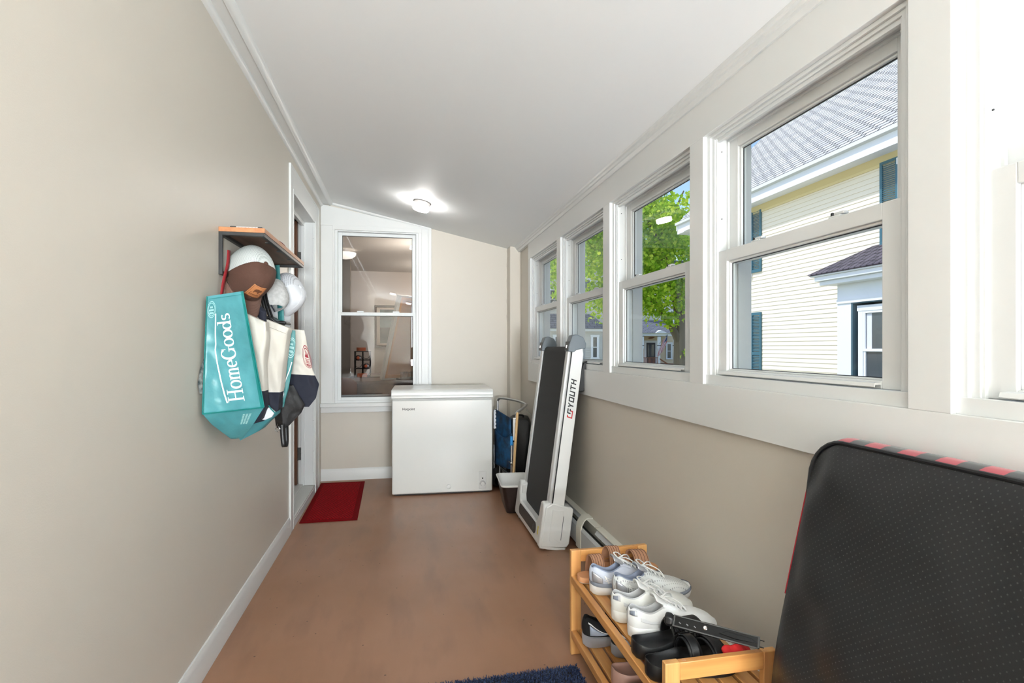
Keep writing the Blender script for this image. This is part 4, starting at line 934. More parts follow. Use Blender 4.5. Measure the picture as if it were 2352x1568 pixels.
m = MB(); rings(m, [rr(.078, .165, .03, 0), rr(.080, .168, .03, .006), rr(.118, .20, .035, .205), rr(.112, .195, .033, .205), rr(.078, .160, .03, .01)]); m.build('bin_body', 'bin_brown', bn)
m = MB(); rings(m, [rr(.121, .203, .037, .196), rr(.124, .206, .038, .205), rr(.122, .204, .037, .209), rr(.110, .193, .033, .209), rr(.076, .158, .03, .012)], cap0=False); m.build('bin_liner', 'bin_white', bn)

# ============================================================ CORNER: folded beach chair, pole, suitcases
bc = thing('beach_chair', 'folded aluminium beach chair with blue fabric beside the freezer', 'chair', (0, 0, 0))
def tb(nm, m_, p, r_=.011, par=None, n=6, **k): return MB().tube(bez(p, n) if n else p, r_, 10, **k).build(nm, m_, par or bc)
# U shaped top: near leg, far leg joined over the top
tb('outer_frame', 'aluminium', [(.895, 4.32, .03), (.905, 4.33, .35), (.915, 4.335, .62), (.925, 4.345, .665), (.975, 4.38, .69), (1.03, 4.48, .71), (1.04, 4.56, .715), (1.0, 4.72, .725), (.90, 4.86, .735), (.865, 4.90, .72), (.860, 4.90, .65), (.85, 4.88, .30), (.85, 4.86, .03)])
tb('seat_frame', 'aluminium', [(.872, 4.325, .04), (.876, 4.325, .42)], .009, n=0)
tb('cross_tube', 'chrome', [(.785, 4.60, .300), (.875, 4.33, .255)], .010); tb('cross_tube', 'chrome', [(.78, 4.60, .215), (.87, 4.33, .150)], .010); tb('cross_tube', 'chrome', [(.785, 4.60, .095), (.88, 4.33, .030)], .010)
tb('rear_leg', 'aluminium', [(.775, 4.60, .36), (.775, 4.60, .05)], .008); tb('rear_leg', 'aluminium', [(.81, 4.50, .22), (.80, 4.50, .04)], .008)
mat('blue_fabric', (24, 84, 130), .75, bump=(400, .3), var=(14, (14, 30, 48), .95)); mat('blue_bright', (44, 138, 206), .7); mat('armrest_plastic', (224, 226, 228), .4)
m = MB(); m.grid(lambda u, v: (.790+.085*u+.018*math.sin(PI*u)*(1-v), 4.62-.26*u, .245+.40*v+(.02-.05*u)*v), 8, 12); m.build('fabric_back', 'blue_fabric', bc, solid=.008)
m = MB(); m.grid(lambda u, v: (.778+.10*u, 4.58-.25*u-.035*math.sin(PI*u), .20+.30*v-.05*math.sin(PI*u)*v), 8, 8); m.build('fabric_pocket', 'blue_fabric', bc, solid=.006)
m = MB(); m.grid(lambda u, v: (.862+.020*u, 4.322-.004*u, .40+.075*v), 2, 4); m.build('pocket_trim', 'blue_bright', bc, solid=.01)
for s_ in [((.885, 4.312, .44), (.905, 4.312, .625)), ((.772, 4.60, .50), (.782, 4.60, .66))]:
    (x0, y_, z0), (x1, _, z1) = s_; pts = [(x0, y_, z0), (x1+.014, y_, z0)]
    for k in range(5):
        zz = lerp(z0, z1, (k+.3)/5); pts += [(x0+.026, y_, zz), (x0+.014, y_, zz+.012)]
    pts += [(x1+.022, y_, z1), (x0, y_, z1)]
    MB().prism(pts, (0, .02, 0)).build('ratchet_armrest', 'armrest_plastic', bc, bev=.002)
for p in ((.872, 4.315, .255), (.868, 4.315, .150), (.785, 4.60, .215), (.785, 4.60, .09)):
    MB().lathe([(.012, -.012), (.014, 0), (.012, .010), (.001, .012)], p, 12, 0, Matrix.Rotation(PI/2, 4, 'X')).build('joint_rivet', 'chrome', bc)
MB().tube([(.893, 4.300, .43), (.892, 4.298, .12)], .012, 10).build('lock_sleeve', 'aluminium', bc)
pl = thing('wooden_pole', 'thin pale wooden stick with blue plastic socket beside the folded chair', 'stick', (0, 0, 0))
mat('pale_wood', (222, 184, 132), .55)
MB().tube([(.873, 4.255, .14), (.918, 4.30, .665), (.919, 4.30, .672)], [.011, .011, .006], 10).build('stick', 'pale_wood', pl)
MB().tube([(.863, 4.245, .055), (.874, 4.255, .15)], .0145, 12).build('blue_socket', 'blue_bright', pl); MB().tube(bez([(.863, 4.245, .06), (.862, 4.244, .03), (.855, 4.24, .015), (.868, 4.236, .006)], 4), .004, 8).build('metal_hook', 'chrome', pl)
# suitcases
sc_ = thing('suitcase', 'black hard-shell suitcase standing upright behind the folded chair', 'suitcase', (.975, 4.58, 0), (0, math.radians(2), math.radians(-14)))
mat('case_black', (11, 11, 12), .45, spec=.3, bump=(300, .1))
m = MB(); R = []
for y_, s_ in ((-.14, .93), (-.135, .985), (-.12, 1.0), (.12, 1.0), (.135, .985), (.14, .93)):
    R.append([(x*s_, y_, .05+.275+z*s_) for x, z, _ in [(a_, b_, 0) for a_, b_, _ in rr(.092, .275, .045, 0)]])
rings(m, R); m.build('shell', 'case_black', sc_)
m = MB()
for k in range(4): m.box(-.096, -.088, -.10+.055*k, -.075+.055*k, .10, .52)
m.build('shell_ridge', 'case_black', sc_, bev=.003)
bx('latch', 'chrome', sc_, -.095, -.090, -.115, -.108, .45, .456); bx('latch', 'chrome', sc_, -.095, -.090, -.095, -.088, .45, .456)
MB().tube(bez([(-.03, -.02, .595), (-.03, -.02, .615), (.03, -.02, .615), (.03, -.02, .595)], 5), .007, 8).build('carry_handle', 'case_black', sc_)
for xx in (-.05, .05):
    for yy in (-.10, .10): MB().lathe([(.024, -.010), (.024, .010)], (xx, yy, .026), 16, 0, Matrix.Rotation(PI/2, 4, 'X')).build('wheel', 'black_plastic', sc_)
s2 = thing('duffel_bag', 'low black soft bag on the floor under the folded beach chair', 'bag', (.803, 4.70, 0), (0, 0, math.radians(-6)))
m = MB()
m.grid(lambda u, v: ((.065*math.cos(2*PI*u)*(1 if abs(math.cos(2*PI*u)) < .7 else .95))*math.sin(PI*min(max(v, .02), .98))**.35, .27*(2*v-1), .085+.085*math.sin(2*PI*u)*math.sin(PI*min(max(v, .02), .98))**.35), 20, 14, closeu=True)
m.build('bag_body', 'black_nylon', s2, sub=1); MB().tube(bez([(0, -.1, .168), (0, -.05, .20), (0, .05, .20), (0, .1, .168)], 5), .008, 8).build('grab_strap', 'black_plastic', s2)
s3 = thing('folding_chair_bag', 'second black folded item with thin wire edge between suitcase and treadmill', 'bag', (1.035, 4.22, 0))
m = MB().prism([(-.035, -.10, 0), (.04, -.10, 0), (.045, -.10, .36), (.0, -.10, .40), (-.03, -.10, .34)], (0, .20, 0)); m.build('bag_body', 'black_nylon', s3, bev=.02, seg=3)
MB().tube(bez([(-.037, -.105, .02), (-.052, -.106, .14), (-.045, -.106, .26), (-.015, -.106, .37), (.02, -.106, .40)], 5), .003, 6).build('wire_edge', 'aluminium', s3)
mat('grey_cord', (150, 146, 138), .5)
tag(MB().tube(bez([(1.055, 4.58, .66), (1.085, 4.5, .60), (1.086, 4.45, .45), (1.086, 4.42, .30), (1.08, 4.40, .12), (1.06, 4.40, .01)], 6), .004, 8).build('wall_cable', 'grey_cord'), 'thin grey cable hanging on the right wall behind the beach chair', 'cable')

# ============================================================ DOG BED / CUSHION at the right
dots_mat('cushion_black', (26, 26, 27), (58, 58, 57), 95, .12, .46, (1, 2), 40, .9)
def plaid():
    m = mat('buffalo_plaid', (190, 40, 60), .9, sheen=.3); n, b = nodes_of(m); tc = n.nodes.new('ShaderNodeTexCoord'); sp = n.nodes.new('ShaderNodeSeparateXYZ'); n.links.new(tc.outputs['Object'], sp.inputs[0])
    outs = []
    for ax in (1, 2):
        d = n.nodes.new('ShaderNodeMath'); d.operation = 'MULTIPLY'; d.inputs[1].default_value = 1/.082; n.links.new(sp.outputs[ax], d.inputs[0])
        f = n.nodes.new('ShaderNodeMath'); f.operation = 'FRACT'; n.links.new(d.outputs[0], f.inputs[0]); l = n.nodes.new('ShaderNodeMath'); l.operation = 'GREATER_THAN'; l.inputs[1].default_value = .5; n.links.new(f.outputs[0], l.inputs[0]); outs.append(l)
    r = n.nodes.new('ShaderNodeMix'); r.data_type = 'RGBA'; r.inputs[6].default_value = (*lin((170, 36, 54)), 1); r.inputs[7].default_value = (*lin((30, 28, 30)), 1); n.links.new(outs[0].outputs[0], r.inputs[0]); n.links.new(r.outputs[2], b.inputs['Base Color'])
plaid()
cu = thing('dog_bed', 'large black dotted dog bed cushion with red buffalo plaid edge, leaning under the windows', 'cushion', (.868, 1.152, 0))
def cx_(z):
    t = (z-.42)*18; return .245*(math.log1p(math.exp(t)) if t < 30 else t)/18
CH, CW, CT = .975, 1.12, .085
def cush(inset, x, zc_=None):
    out = []; r_ = .075
    y0, y1, z0, z1 = -CW+inset, -inset, inset, CH-inset
    for cy, cz, a0 in ((y1-r_, z1-r_, 0), (y0+r_, z1-r_, PI/2), (y0+r_, z0+r_, PI), (y1-r_, z0+r_, 3*PI/2)):
        for k in range(7): a = a0+PI/2*k/6; out.append((x+cx_(cz+r_*math.sin(a)), cy+r_*math.cos(a), cz+r_*math.sin(a)))
    return out
# front (underside) face: puffed grid with wrinkles pulled to the seams
m = MB()
def cf(u, v):
    y = -CW*u; z = CH*v
    # rounded corners
    r_ = .085
    for cy in (-r_, -CW+r_):
        for cz in (r_, CH-r_):
            if (y-cy)*(1 if cy > -CW/2 else -1) > 0 and (z-cz)*(1 if cz > CH/2 else -1) > 0:
                d = Vector((abs(y-cy), abs(z-cz))); mx_ = max(d.x, d.y); 
                if d.length > 1e-6:
                    k = mx_/d.length; y = cy+(y-cy)*k; z = cz+(z-cz)*k
    e = min(u, 1-u)*CW; f_ = min(v, 1-v)*CH; ed = min(e, f_)
    puff = .030*(1-math.exp(-ed/.06))
    wr = .007*math.exp(-e/.16)*math.sin(z*26+e*22+2*noise.noise(Vector((y*3, z*4, 0))))+.004*math.exp(-f_/.12)*noise.noise(Vector((y*14, z*5, 2)))
    wr += .018*noise.noise(Vector((y*2.2+z*1.2, z*2.6, 5)))*(1-math.exp(-ed/.1))+.006*noise.noise(Vector((y*5+z*7, z*9-y*6, 1)))*(1-math.exp(-ed/.05))
    wr += .0035*math.exp(-e/.30)*math.sin(z*34-e*30+3*noise.noise(Vector((y*2, z*3, 9)))); wr *= min(1, ed/.03)
    return (-puff-wr+cx_(z), y, z)
m.grid(cf, 90, 84)
m.build('underside_cover', 'cushion_black', cu, smooth=80)
m = MB(); R = [cush(0.0, 0), cush(-.004, .010), cush(-.009, .024), cush(-.011, .040), cush(-.007, .054), cush(.012, .062)]
rings(m, R, cap0=False); m.build('plaid_cover', 'buffalo_plaid', cu, smooth=60)
cc = cush(-.002, .0); MB().tube(cc, .005, 8, closed=True).build('piping', 'eva_black', cu)
mat('red_edge', (168, 28, 44), .8)
MB().tube([(x+.004, y+.004, z) for x, y, z in [(cx_(z), -.0, z) for z in [.60+.03*k for k in range(10)]]], .0028, 6).build('red_seam', 'red_edge', cu)
# ============================================================ SHOE RACK
rk = thing('shoe_rack', 'two-tier slatted bamboo shoe rack standing along the right wall', 'rack', (.645, 1.245, 0))
RW, RL, RH = .318, .79, .407
for y0 in (0, RL-.020):
    for x0 in (0, RW-.040):
        lg = bx('leg', 'bamboo_end', rk, x0, x0+.040, y0, y0+.020, 0, RH, bev=.002)
    bx('top_rail', 'bamboo_rail', rk, .040, RW-.040, y0+.001, y0+.019, RH-.046, RH-.001, bev=.002)
    for z in (.078, .275): bx('cross_rail', 'bamboo_rail', rk, .040, RW-.040, y0+.003, y0+.017, z-.02, z+.012, bev=.0015)
    for xx in (.055, RW-.055): MB().lathe([(.005, 0), (.005, .001), (.001, .0012)], (xx, y0+.010, RH-.0012), 12).build('wood_plug', 'tan_sole', rk)
for zt in (.312, .100):
    for x0 in (0, RW-.022): bx('shelf_rail', 'bamboo', rk, x0, x0+.022, .020, RL-.020, zt-.032, zt-.0035, bev=.0025)
    n_ = 5; gap = .011; wsl = (RW-.044-gap*(n_+1))/n_
    for k in range(n_):
        x0 = .022+gap+k*(wsl+gap); bx('slat', 'bamboo', rk, x0, x0+wsl, .016, RL-.016, zt-.016, zt-.004, bev=.0015)
lbl = bx('care_label', 'white_print', rk, .028, .047, -.0012, .0002, RH-.155, RH-.078, bev=.0004)
for k in range(3): bx('label_print', 'grey_print', lbl, .032, .044-.002*k, -.0018, -.0011, RH-.093-.009*k, RH-.090-.009*k)
ZS, ZL = .3085, .0965            # slat tops

# ============================================================ SHOES
def outline(t, side, L, W):
    """half widths (inner, outer) for a foot shape; side=+1 left foot"""
    hw = smooth_interp([(0, .0), (.015, .30), (.05, .52), (.12, .66), (.25, .70), (.40, .72), (.55, .84), (.68, .98), (.78, 1.0), (.88, .86), (.95, .60), (.985, .34), (1, .0)], t)*W/2
    c = side*W*smooth_interp([(0, .0), (.3, -.02), (.6, .03), (.8, .06), (1, .10)], t)
    return c, max(hw, 0)
def shoe(name, label, cat, loc, rz, group, side=1, L=.285, W=.100, mats=None, solez=(.030, .030), rocker=.012, collar=.082, toe=.050, midband=None, chunky=0, logo=None, tongue=True, bow=True, rx=0, perfor=False):
    """athletic lace-up shoe; x runs heel to toe. mats: upper, lining, sole, lace, tongue, [band]"""
    t0 = thing(name, label, cat, loc, (rx, 0, rz), group)
    up, li, so, la, tg = mats[:5]
    def zs_bot(t): return rocker*max(0, (t-.70)/.30)**2+rocker*.35*max(0, (.08-t)/.08)**1.5
    def zs_top(t): return smooth_interp([(0, solez[0]*1.12), (.2, solez[0]), (.6, solez[1]), (.85, solez[1]*.93+rocker*.5), (1, solez[1]*.95+rocker*1.1)], t)
    NT = 44
    ts = [.5-.5*math.cos(PI*i/NT) for i in range(NT+1)]
    # sole: ring outline lofted bottom to top
    def ring(inset, zf, n=NT):
        pts = []
        for i in range(n+1):
            c, h = outline(ts[i], side, L, W); h = max(h-inset, 0); x = L*ts[i]; x = min(max(x, inset), L-inset); pts.append((x, c+h, zf(ts[i])))
        for i in range(n-1, 0, -1):
            c, h = outline(ts[i], side, L, W); h = max(h-inset, 0); x = L*ts[i]; x = min(max(x, inset), L-inset); pts.append((x, c-h, zf(ts[i])))
        return pts
    m = MB()
    ex = -.003-chunky
    rings(m, [ring(.006, zs_bot), ring(.0, lambda t: zs_bot(t)+.003), ring(ex, lambda t: lerp(zs_bot(t), zs_top(t), .55)), ring(ex*.8, lambda t: zs_top(t)-.003), ring(.0, zs_top), ring(.006, lambda t: zs_top(t)+.0005)])
    o_s = m.build('sole', so, t0, smooth=50)
    if midband:
        m = MB(); q0 = lambda t: lerp(zs_bot(t), zs_top(t), .80); q1 = lambda t: zs_top(t)+.003
        rings(m, [ring(ex-.0008, q0), ring(ex-.0010, lambda t: lerp(q0(t), q1(t), .5)), ring(ex*.3, q1)], cap0=False, cap1=False); m.build('sole_band', midband, o_s, smooth=50)
    # upper
    OP0, OP1 = .045, .40
    def collar_h(t): return smooth_interp([(0, collar*.98), (.06, collar), (.14, collar*.88), (.24, collar*.80), (.34, collar*.92), (.42, collar*1.10)], t)
    def top_h(t): return smooth_interp([(0, collar), (.36, collar*1.10), (.42, collar*1.12), (.5, collar*.98), (.62, collar*.80), (.74, toe*1.15), (.86, toe*.98), (.94, toe*.80), (.985, toe*.56), (1, toe*.42)], t)
    def opn(t): 
        a = min(max((t-.012)/.03, 0), 1); b = min(max((OP1+.045-t)/.06, 0), 1); return (a*a*(3-2*a))*(b*b*(3-2*b))
    NS = 13; prof_n = 4*NS
    def P(t, s):
        """s 0..1 left-bottom -> top centre -> right-bottom"""
        q = 1-abs(2*s-1); sg = 1 if s < .5 else -1
        c, h = outline(t, side, L, W); h = h*.965; z0 = zs_top(t)-.002; o_ = opn(t)
        H = top_h(t); ch = collar_h(t) if t < .43 else H
        # outer wall q in 0..0.5
        hw_top = h*lerp(.62, .70 if t > .08 else .74, o_)
        if q <= .5:
            k = q/.5
            zo = z0+(ch-z0)*k; yo = lerp(h, hw_top, k**1.6)+.004*math.sin(PI*k)*(h/.04)
            zc = z0+(H-z0)*math.sin(k*PI/2*.72); yc = h*math.cos(k*PI/2*.72)**.62
            y = lerp(yc, yo, o_); z = lerp(zc, zo, o_)
        else:
            k = (q-.5)/.5
            # inner side when open
            ins = z0+.004
            if k < .12: a = k/.12*PI; yo = hw_top-.0035*(1-math.cos(a)); zo = ch+.003*math.sin(a)
            else:
                kk = (k-.12)/.88; yo = (hw_top-.007)*(1-kk**3.0); zo = lerp(ch, ins, 1-(1-kk)**2.6)
            a = PI/2*.72+k*(PI/2-PI/2*.72); zc = z0+(H-z0)*math.sin(a); yc = h*max(math.cos(a), 0)**.62
            y = lerp(yc, yo, o_); z = lerp(zc, zo, o_)
        x = L*t
        if t < .10: x += .004*math.sin(PI*min(1, (z-z0)/max(collar-z0, .01)))*-1*(1-t/.10)
        return Vector((x, c+sg*max(y, 0), z))
    TS = [.004+.990*(.5-.5*math.cos(PI*(i/54)**.92)) for i in range(55)]
    m = MB(); nv = len(TS)-1
    def mf(u, v):
        t = TS[int(v*nv)]; q = 1-abs(2*u-1)
        if q > .50 and OP0-.03 < t < OP1+.02 and opn(t) > .25: return 1
        return 0
    m.grid(lambda u, v: P(TS[min(nv, int(round(v*nv)))], u), prof_n, nv, mfn=mf)
    for row in (0, nv):
        k0 = row*(prof_n+1); ids = tuple(range(k0, k0+prof_n+1)); m.f.append(ids); m.m.append(0)
    m.build('upper', [up, li], t0, smooth=75)
    # collar piping
    # tongue
    if tongue:
        m = MB()
        def tf(u, v):
            t = lerp(.50, .285, v); c, h = outline(.42, side, L, W); w_ = lerp(.020, .026, v); x = L*t; z = lerp(top_h(.50)+.002, collar*1.10+.026, v**.9)
            return (x-.006*math.sin(PI*v), c+(2*u-1)*w_, z-.010*(2*u-1)**2-(.004*v if abs(u-.5) > .4 else 0))
        m.grid(tf, 8, 8); m.build('tongue', tg, t0, solid=.006, sub=1)
    # eyestays + laces
    rows = 6 if not chunky else 6
    def E_(i, sg):
        t = lerp(.37, .64, i/(rows-1)); c, h = outline(t, side, L, W); y = lerp(.017, .014, i/(rows-1)); z = top_h(t)*1.0
        # height of the arch at that y
        z0 = zs_top(t); r_ = min(y/(h*.965), .99); a = math.acos(r_**(1/.62)); zz = z0+(top_h(t)-z0)*math.sin(a)
        return Vector((L*t, c+sg*y, zz+.0035))
    for sg in (-1, 1):
        m = MB()
        pts = [E_(i, sg) for i in range(rows)]
        def ef(u, v):
            i = min(v*(rows-1), rows-1.001); a = pts[int(i)]; b = pts[int(i)+1]; p = a.lerp(b, i-int(i)); return p+Vector((0, sg*(u*.016-.006), -.0018-.009*u*u))
        m.grid(ef, 4, 12); m.build('eyestay', up, t0, solid=.0016)
    lm = MB()
    for i in range(rows):
        a, b = E_(i, -1), E_(i, 1); mid = (a+b)/2+Vector((.001, 0, .005))
        lm.tube(bez([a+Vector((0, -.004, -.002)), a+Vector((0, 0, .001)), mid, b+Vector((0, 0, .001)), b+Vector((0, .004, -.002))], 4), .0032, 6, flat=.55)
        if i < rows-1:
            c_, d_ = E_(i+1, 1), E_(i+1, -1)
            lm.tube(bez([a, (a+c_)/2+Vector((0, 0, .0065)), c_], 5), .0030, 6, flat=.6); lm.tube(bez([b, (b+d_)/2+Vector((0, 0, .0055)), d_], 5), .0030, 6, flat=.6)
    lm.build('laces', la, t0)
    if bow:
        a = (E_(0, -1)+E_(0, 1))/2+Vector((.004, 0, .008)); bm_ = MB()
        for sg in (-1, 1):
            bm_.tube(bez([a, a+Vector((-.012, sg*.022, .014)), a+Vector((.010, sg*.046, .006)), a+Vector((.026, sg*.036, -.006)), a+Vector((.008, sg*.010, .003)), a], 6), .0030, 6, flat=.6)
            bm_.tube(bez([a, a+Vector((.02, sg*.012, .008)), a+Vector((.045, sg*.034, -.002)), a+Vector((.060, sg*.044, -.022))], 6), .0030, 6, flat=.6)
        bm_.tube([a+Vector((-.004, 0, 0)), a+Vector((.006, 0, .003))], .006, 8); bm_.build('bow', la, t0)
    # patch on the outer wall: (sg, t0,t1, q0f, q1f, mat)
    def patch(nm, sg, fn, m_, nu=10, nv=3, off=.0012):
        m = MB()
        def gf(u, v):
            t, k = fn(u, v); q = .5*k; s = q/2 if sg > 0 else 1-q/2; p = P(t, s); c, h = outline(t, side, L, W); return p+Vector((0, sg*off, off*.2)) if t > .04 else p+Vector((-off, sg*off*.5, 0))
        m.grid(gf, nu, nv); return m.build(nm, m_, t0, solid=.0006)
    if logo == 'chevrons':
        for sg in (1, -1):
            for k in range(3):
                patch('side_chevron', sg, lambda u, v, k=k: (lerp(.15, .40, u)-.012*k*0, lerp(.62-.16*k, .12-.01*k+.06, u)+.05*v), 'sole_white')
            patch('side_chevron', sg, lambda u, v: (.15+.018*v+.05*u, lerp(.70, .10, u)), 'sole_white')
            patch('heel_counter', sg, lambda u, v: (lerp(.02, .13, u), lerp(.05, .75-.3*u, v)), 'silver', 8, 5, .0006)
    if logo == 'stripe':
        for sg in (1, -1):
            patch('side_stripe', sg, lambda u, v: (lerp(.10, .50, u), lerp(.46-.12*math.sin(PI*u*.6), .68-.16*math.sin(PI*u*.6)+.05*u, v)+(-.20*u*u)), 'shoe_stripe', 20, 4, .0009)
        patch('heel_tab', 1, lambda u, v: (lerp(.012, .07, u), lerp(.66, .97, v)), 'shoe_lining', 4, 3); patch('heel_tab', -1, lambda u, v: (lerp(.012, .07, u), lerp(.66, .97, v)), 'shoe_lining', 4, 3)
        patch('heel_mark', 1, lambda u, v: (lerp(.014, .045, u), lerp(.70, .92, v)), 'slate', 4, 3, .0022); patch('heel_mark', -1, lambda u, v: (lerp(.014, .045, u), lerp(.70, .92, v)), 'slate', 4, 3, .0022)
    if logo == 'angular':
        for sg in (1, -1):
            patch('side_logo_edge', sg, lambda u, v: (lerp(.045, .30, u), lerp(.74, .22, u)+.09*v*(1-u*.5)), 'white_print', 12, 3, .0020)
            patch('side_logo', sg, lambda u, v: (lerp(.06, .28, u), lerp(.10+.10*u, lerp(.66, .24, u), v)), 'logo_silver', 10, 4, .0014)
            patch('sock_knit', sg, lambda u, v: (lerp(.02, .16, u), lerp(.10, .42-.3*u, v)), 'white_print', 4, 3, .001) if False else None
    return t0
mat('logo_silver', (176, 188, 208), .3, metal=.3)
dots_mat('mesh_perforated', (208, 210, 208), (120, 122, 124), 120, .14, .7, (0, 1), 0, .5)
runner = dict(L=.287, W=.102, solez=(.040, .032), rocker=.014, collar=.098, toe=.062, chunky=.004, midband='slate', logo='chevrons')
shoe('running_shoe', 'lavender-grey running shoe, furthest lace-up on the top shelf', 'shoe', (.668, 1.865, ZS), math.radians(-2), 'shoes on the top shelf', 1, mats=('lavender_mesh', 'lavender_lining', 'sole_white', 'lace', 'silver'), **runner)
shoe('running_shoe', 'light grey running shoe with perforated toe, beside the white court shoes', 'shoe', (.722, 1.775, ZS), math.radians(2), 'shoes on the top shelf', -1, mats=('mesh_perforated', 'lavender_lining', 'sole_white', 'lace', 'silver'), **runner)
court = dict(L=.285, W=.104, solez=(.034, .030), rocker=.006, collar=.090, toe=.060, chunky=.001, logo='stripe')
shoe('court_shoe', 'worn off-white leather sneaker, further one of the white leather pair', 'shoe', (.672, 1.665, ZS), math.radians(-1), 'shoes on the top shelf', 1, mats=('white_leather_worn', 'shoe_lining', 'white_leather_worn', 'lace', 'white_leather'), **court)
shoe('court_shoe', 'white leather sneaker with perforated side stripe, next to the black sandals', 'shoe', (.683, 1.560, ZS), math.radians(-1), 'shoes on the top shelf', -1, mats=('white_leather', 'shoe_lining', 'white_leather', 'lace', 'white_leather'), **court)
blk = dict(L=.285, W=.100, solez=(.040, .030), rocker=.012, collar=.105, toe=.052, chunky=.003, logo='angular', tongue=False, bow=False)
shoe('knit_runner', 'black knit running shoe with silver speckled sole at the far end of the lower shelf', 'shoe', (.655, 1.905, ZL), math.radians(4), 'shoes on the lower shelf', 1, mats=('knit_black', 'knit_black', 'glitter', 'knit_black', 'knit_black'), **blk)
shoe('knit_runner', 'black knit running shoe with grey textured sole, nearer of the lower shelf pair', 'shoe', (.735, 1.822, ZL), math.radians(2), 'shoes on the lower shelf', -1, mats=('knit_black', 'knit_black', 'glitter', 'knit_black', 'knit_black'), **blk)

# ---- slip-on sandals
def footbed(name, parent, m_, side, L, W, thick, rim=.0, heel=0.0, inset=.006, wedge=0):
    NT = 40; ts = [.5-.5*math.cos(PI*i/NT) for i in range(NT+1)]
    def O(t):
        hw = smooth_interp([(0, 0), (.012, .34), (.05, .60), (.12, .76), (.25, .78), (.42, .76), (.6, .92), (.75, 1), (.87, .90), (.95, .66), (.988, .34), (1, 0)], t)*W/2
        return side*W*smooth_interp([(0, 0), (.3, -.02), (.6, .03), (1, .08)], t), hw
    def ring(ins, zf):
        pts = []
        for i in list(range(NT+1))+list(range(NT-1, 0, -1)):
            pass
        for i in range(NT+1): c, h = O(ts[i]); pts.append((min(max(L*ts[i], ins), L-ins), c+max(h-ins, 0), zf(ts[i], 1)))
        for i in range(NT-1, 0, -1): c, h = O(ts[i]); pts.append((min(max(L*ts[i], ins), L-ins), c-max(h-ins, 0), zf(ts[i], -1)))
        return pts
    top = lambda t, s=1: thick+wedge*max(0, 1-t/.5)+heel*math.exp(-(t/.10)**2)+(rim*.9*math.exp(-((t-.42)/.13)**2) if s*side < 0 else rim*.3*math.exp(-((t-.42)/.13)**2))+rim
    bot = lambda t, s=1: .010*max(0, (t-.75)/.25)**2
    base = lambda t, s=1: thick+wedge*max(0, 1-t/.5)+(.006*math.exp(-((t-.42)/.12)**2) if s*side < 0 else 0)
    m = MB()
    if rim > 0: R = [ring(.004, bot), ring(0, lambda t, s: bot(t)+.004), ring(-.001, lambda t, s: lerp(bot(t), top(t, s), .5)), ring(0, lambda t, s: top(t, s)-.002), ring(.0015, top), ring(.004, lambda t, s: top(t, s)), ring(.007, lambda t, s: lerp(base(t, s), top(t, s), .5)), ring(.014, base), ring(.022, lambda t, s: base(t, s)-.002)]
    else: R = [ring(.003, bot), ring(0, lambda t, s: bot(t)+.003), ring(0, lambda t, s: top(t, s)-.003), ring(.003, top), ring(.010, lambda t, s: top(t, s)-.001)]
    rings(m, R, cap1=False)
    # top surface filled as strips so it stays smooth
    n = len(R[0]); k0 = (len(R)-1)*n
    for i in range(NT):
        a, b = i, i+1; c_, d_ = (n-i) % n, (n-i-1) % n
        f = [k0+a, k0+b, k0+d_, k0+c_]; f = [q for j_, q in enumerate(f) if q not in f[:j_]]
        if len(f) >= 3: m.f.append(tuple(f)); m.m.append(0)
    return m.build(name, m_, parent, smooth=60), O
def strap(name, parent, m_, O, L, t0_, t1_, zb, h, wid_extra=.004, skew=0, thick=.004, off=0, k=1.0):
    c0, h0 = O((t0_+t1_)/2)
    def f(u, v):
        a = PI*u; t = lerp(t0_, t1_, v)+skew*(u-.5); c, hh = O(min(max(t, .02), .98)); y = (hh+wid_extra)*math.cos(a); y = math.copysign(abs(y)**1.0, y)
        return (L*t, c+y, zb+h*math.sin(a)**.75*(1+.1*math.cos(PI*(v-.5))*0)+off)
    m = MB(); m.grid(f, 22, 5); return m.build(name, m_, parent, solid=thick, off=1)
def tan_slide(label, x, y, rz, side):
    t = thing('slide_sandal', label, 'sandal', (x, y, ZS), (0, 0, rz), 'shoes on the top shelf')
    _, O = footbed('footbed', t, 'tan_sole', side, .262, .094, .022, 0); 
    m = footbed('outsole', t, 'slide_white', side, .264, .096, .006, 0)
    for a, b, h in ((.18, .36, .082), (.56, .78, .066)):
        s = strap('strap', t, 'tan_strap', O, .262, a, b, .010, h)
        for k in range(5):
            v0 = lerp(a+.015, b-.015, k/4); ln = MB(); pts = []
            for q in range(2, 21): aa = PI*q/22; c, hh = O(v0); pts.append((.262*v0, c+(hh+.0085)*math.cos(aa), .010+(h+.0045)*math.sin(aa)**.75))
            ln.tube(pts, .0009, 5); ln.build('stitch_line', 'tan_line', s)
    return t
tan_slide('tan two-strap slide sandal at the far end of the top shelf, heel towards the room', .655, 1.965, math.radians(3), 1)
tan_slide('tan two-strap slide sandal squeezed against the far top rail, toward the wall', .735, 1.945+.0, math.radians(3), -1) if False else None
t_ = tan_slide('tan woven slide sandal tilted on its pair by the right wall at the far rail', .728, 1.975, math.radians(1), -1); t_.location = (.722, 1.972, ZS+.028); t_.rotation_euler = (0, math.radians(3.5), math.radians(2))
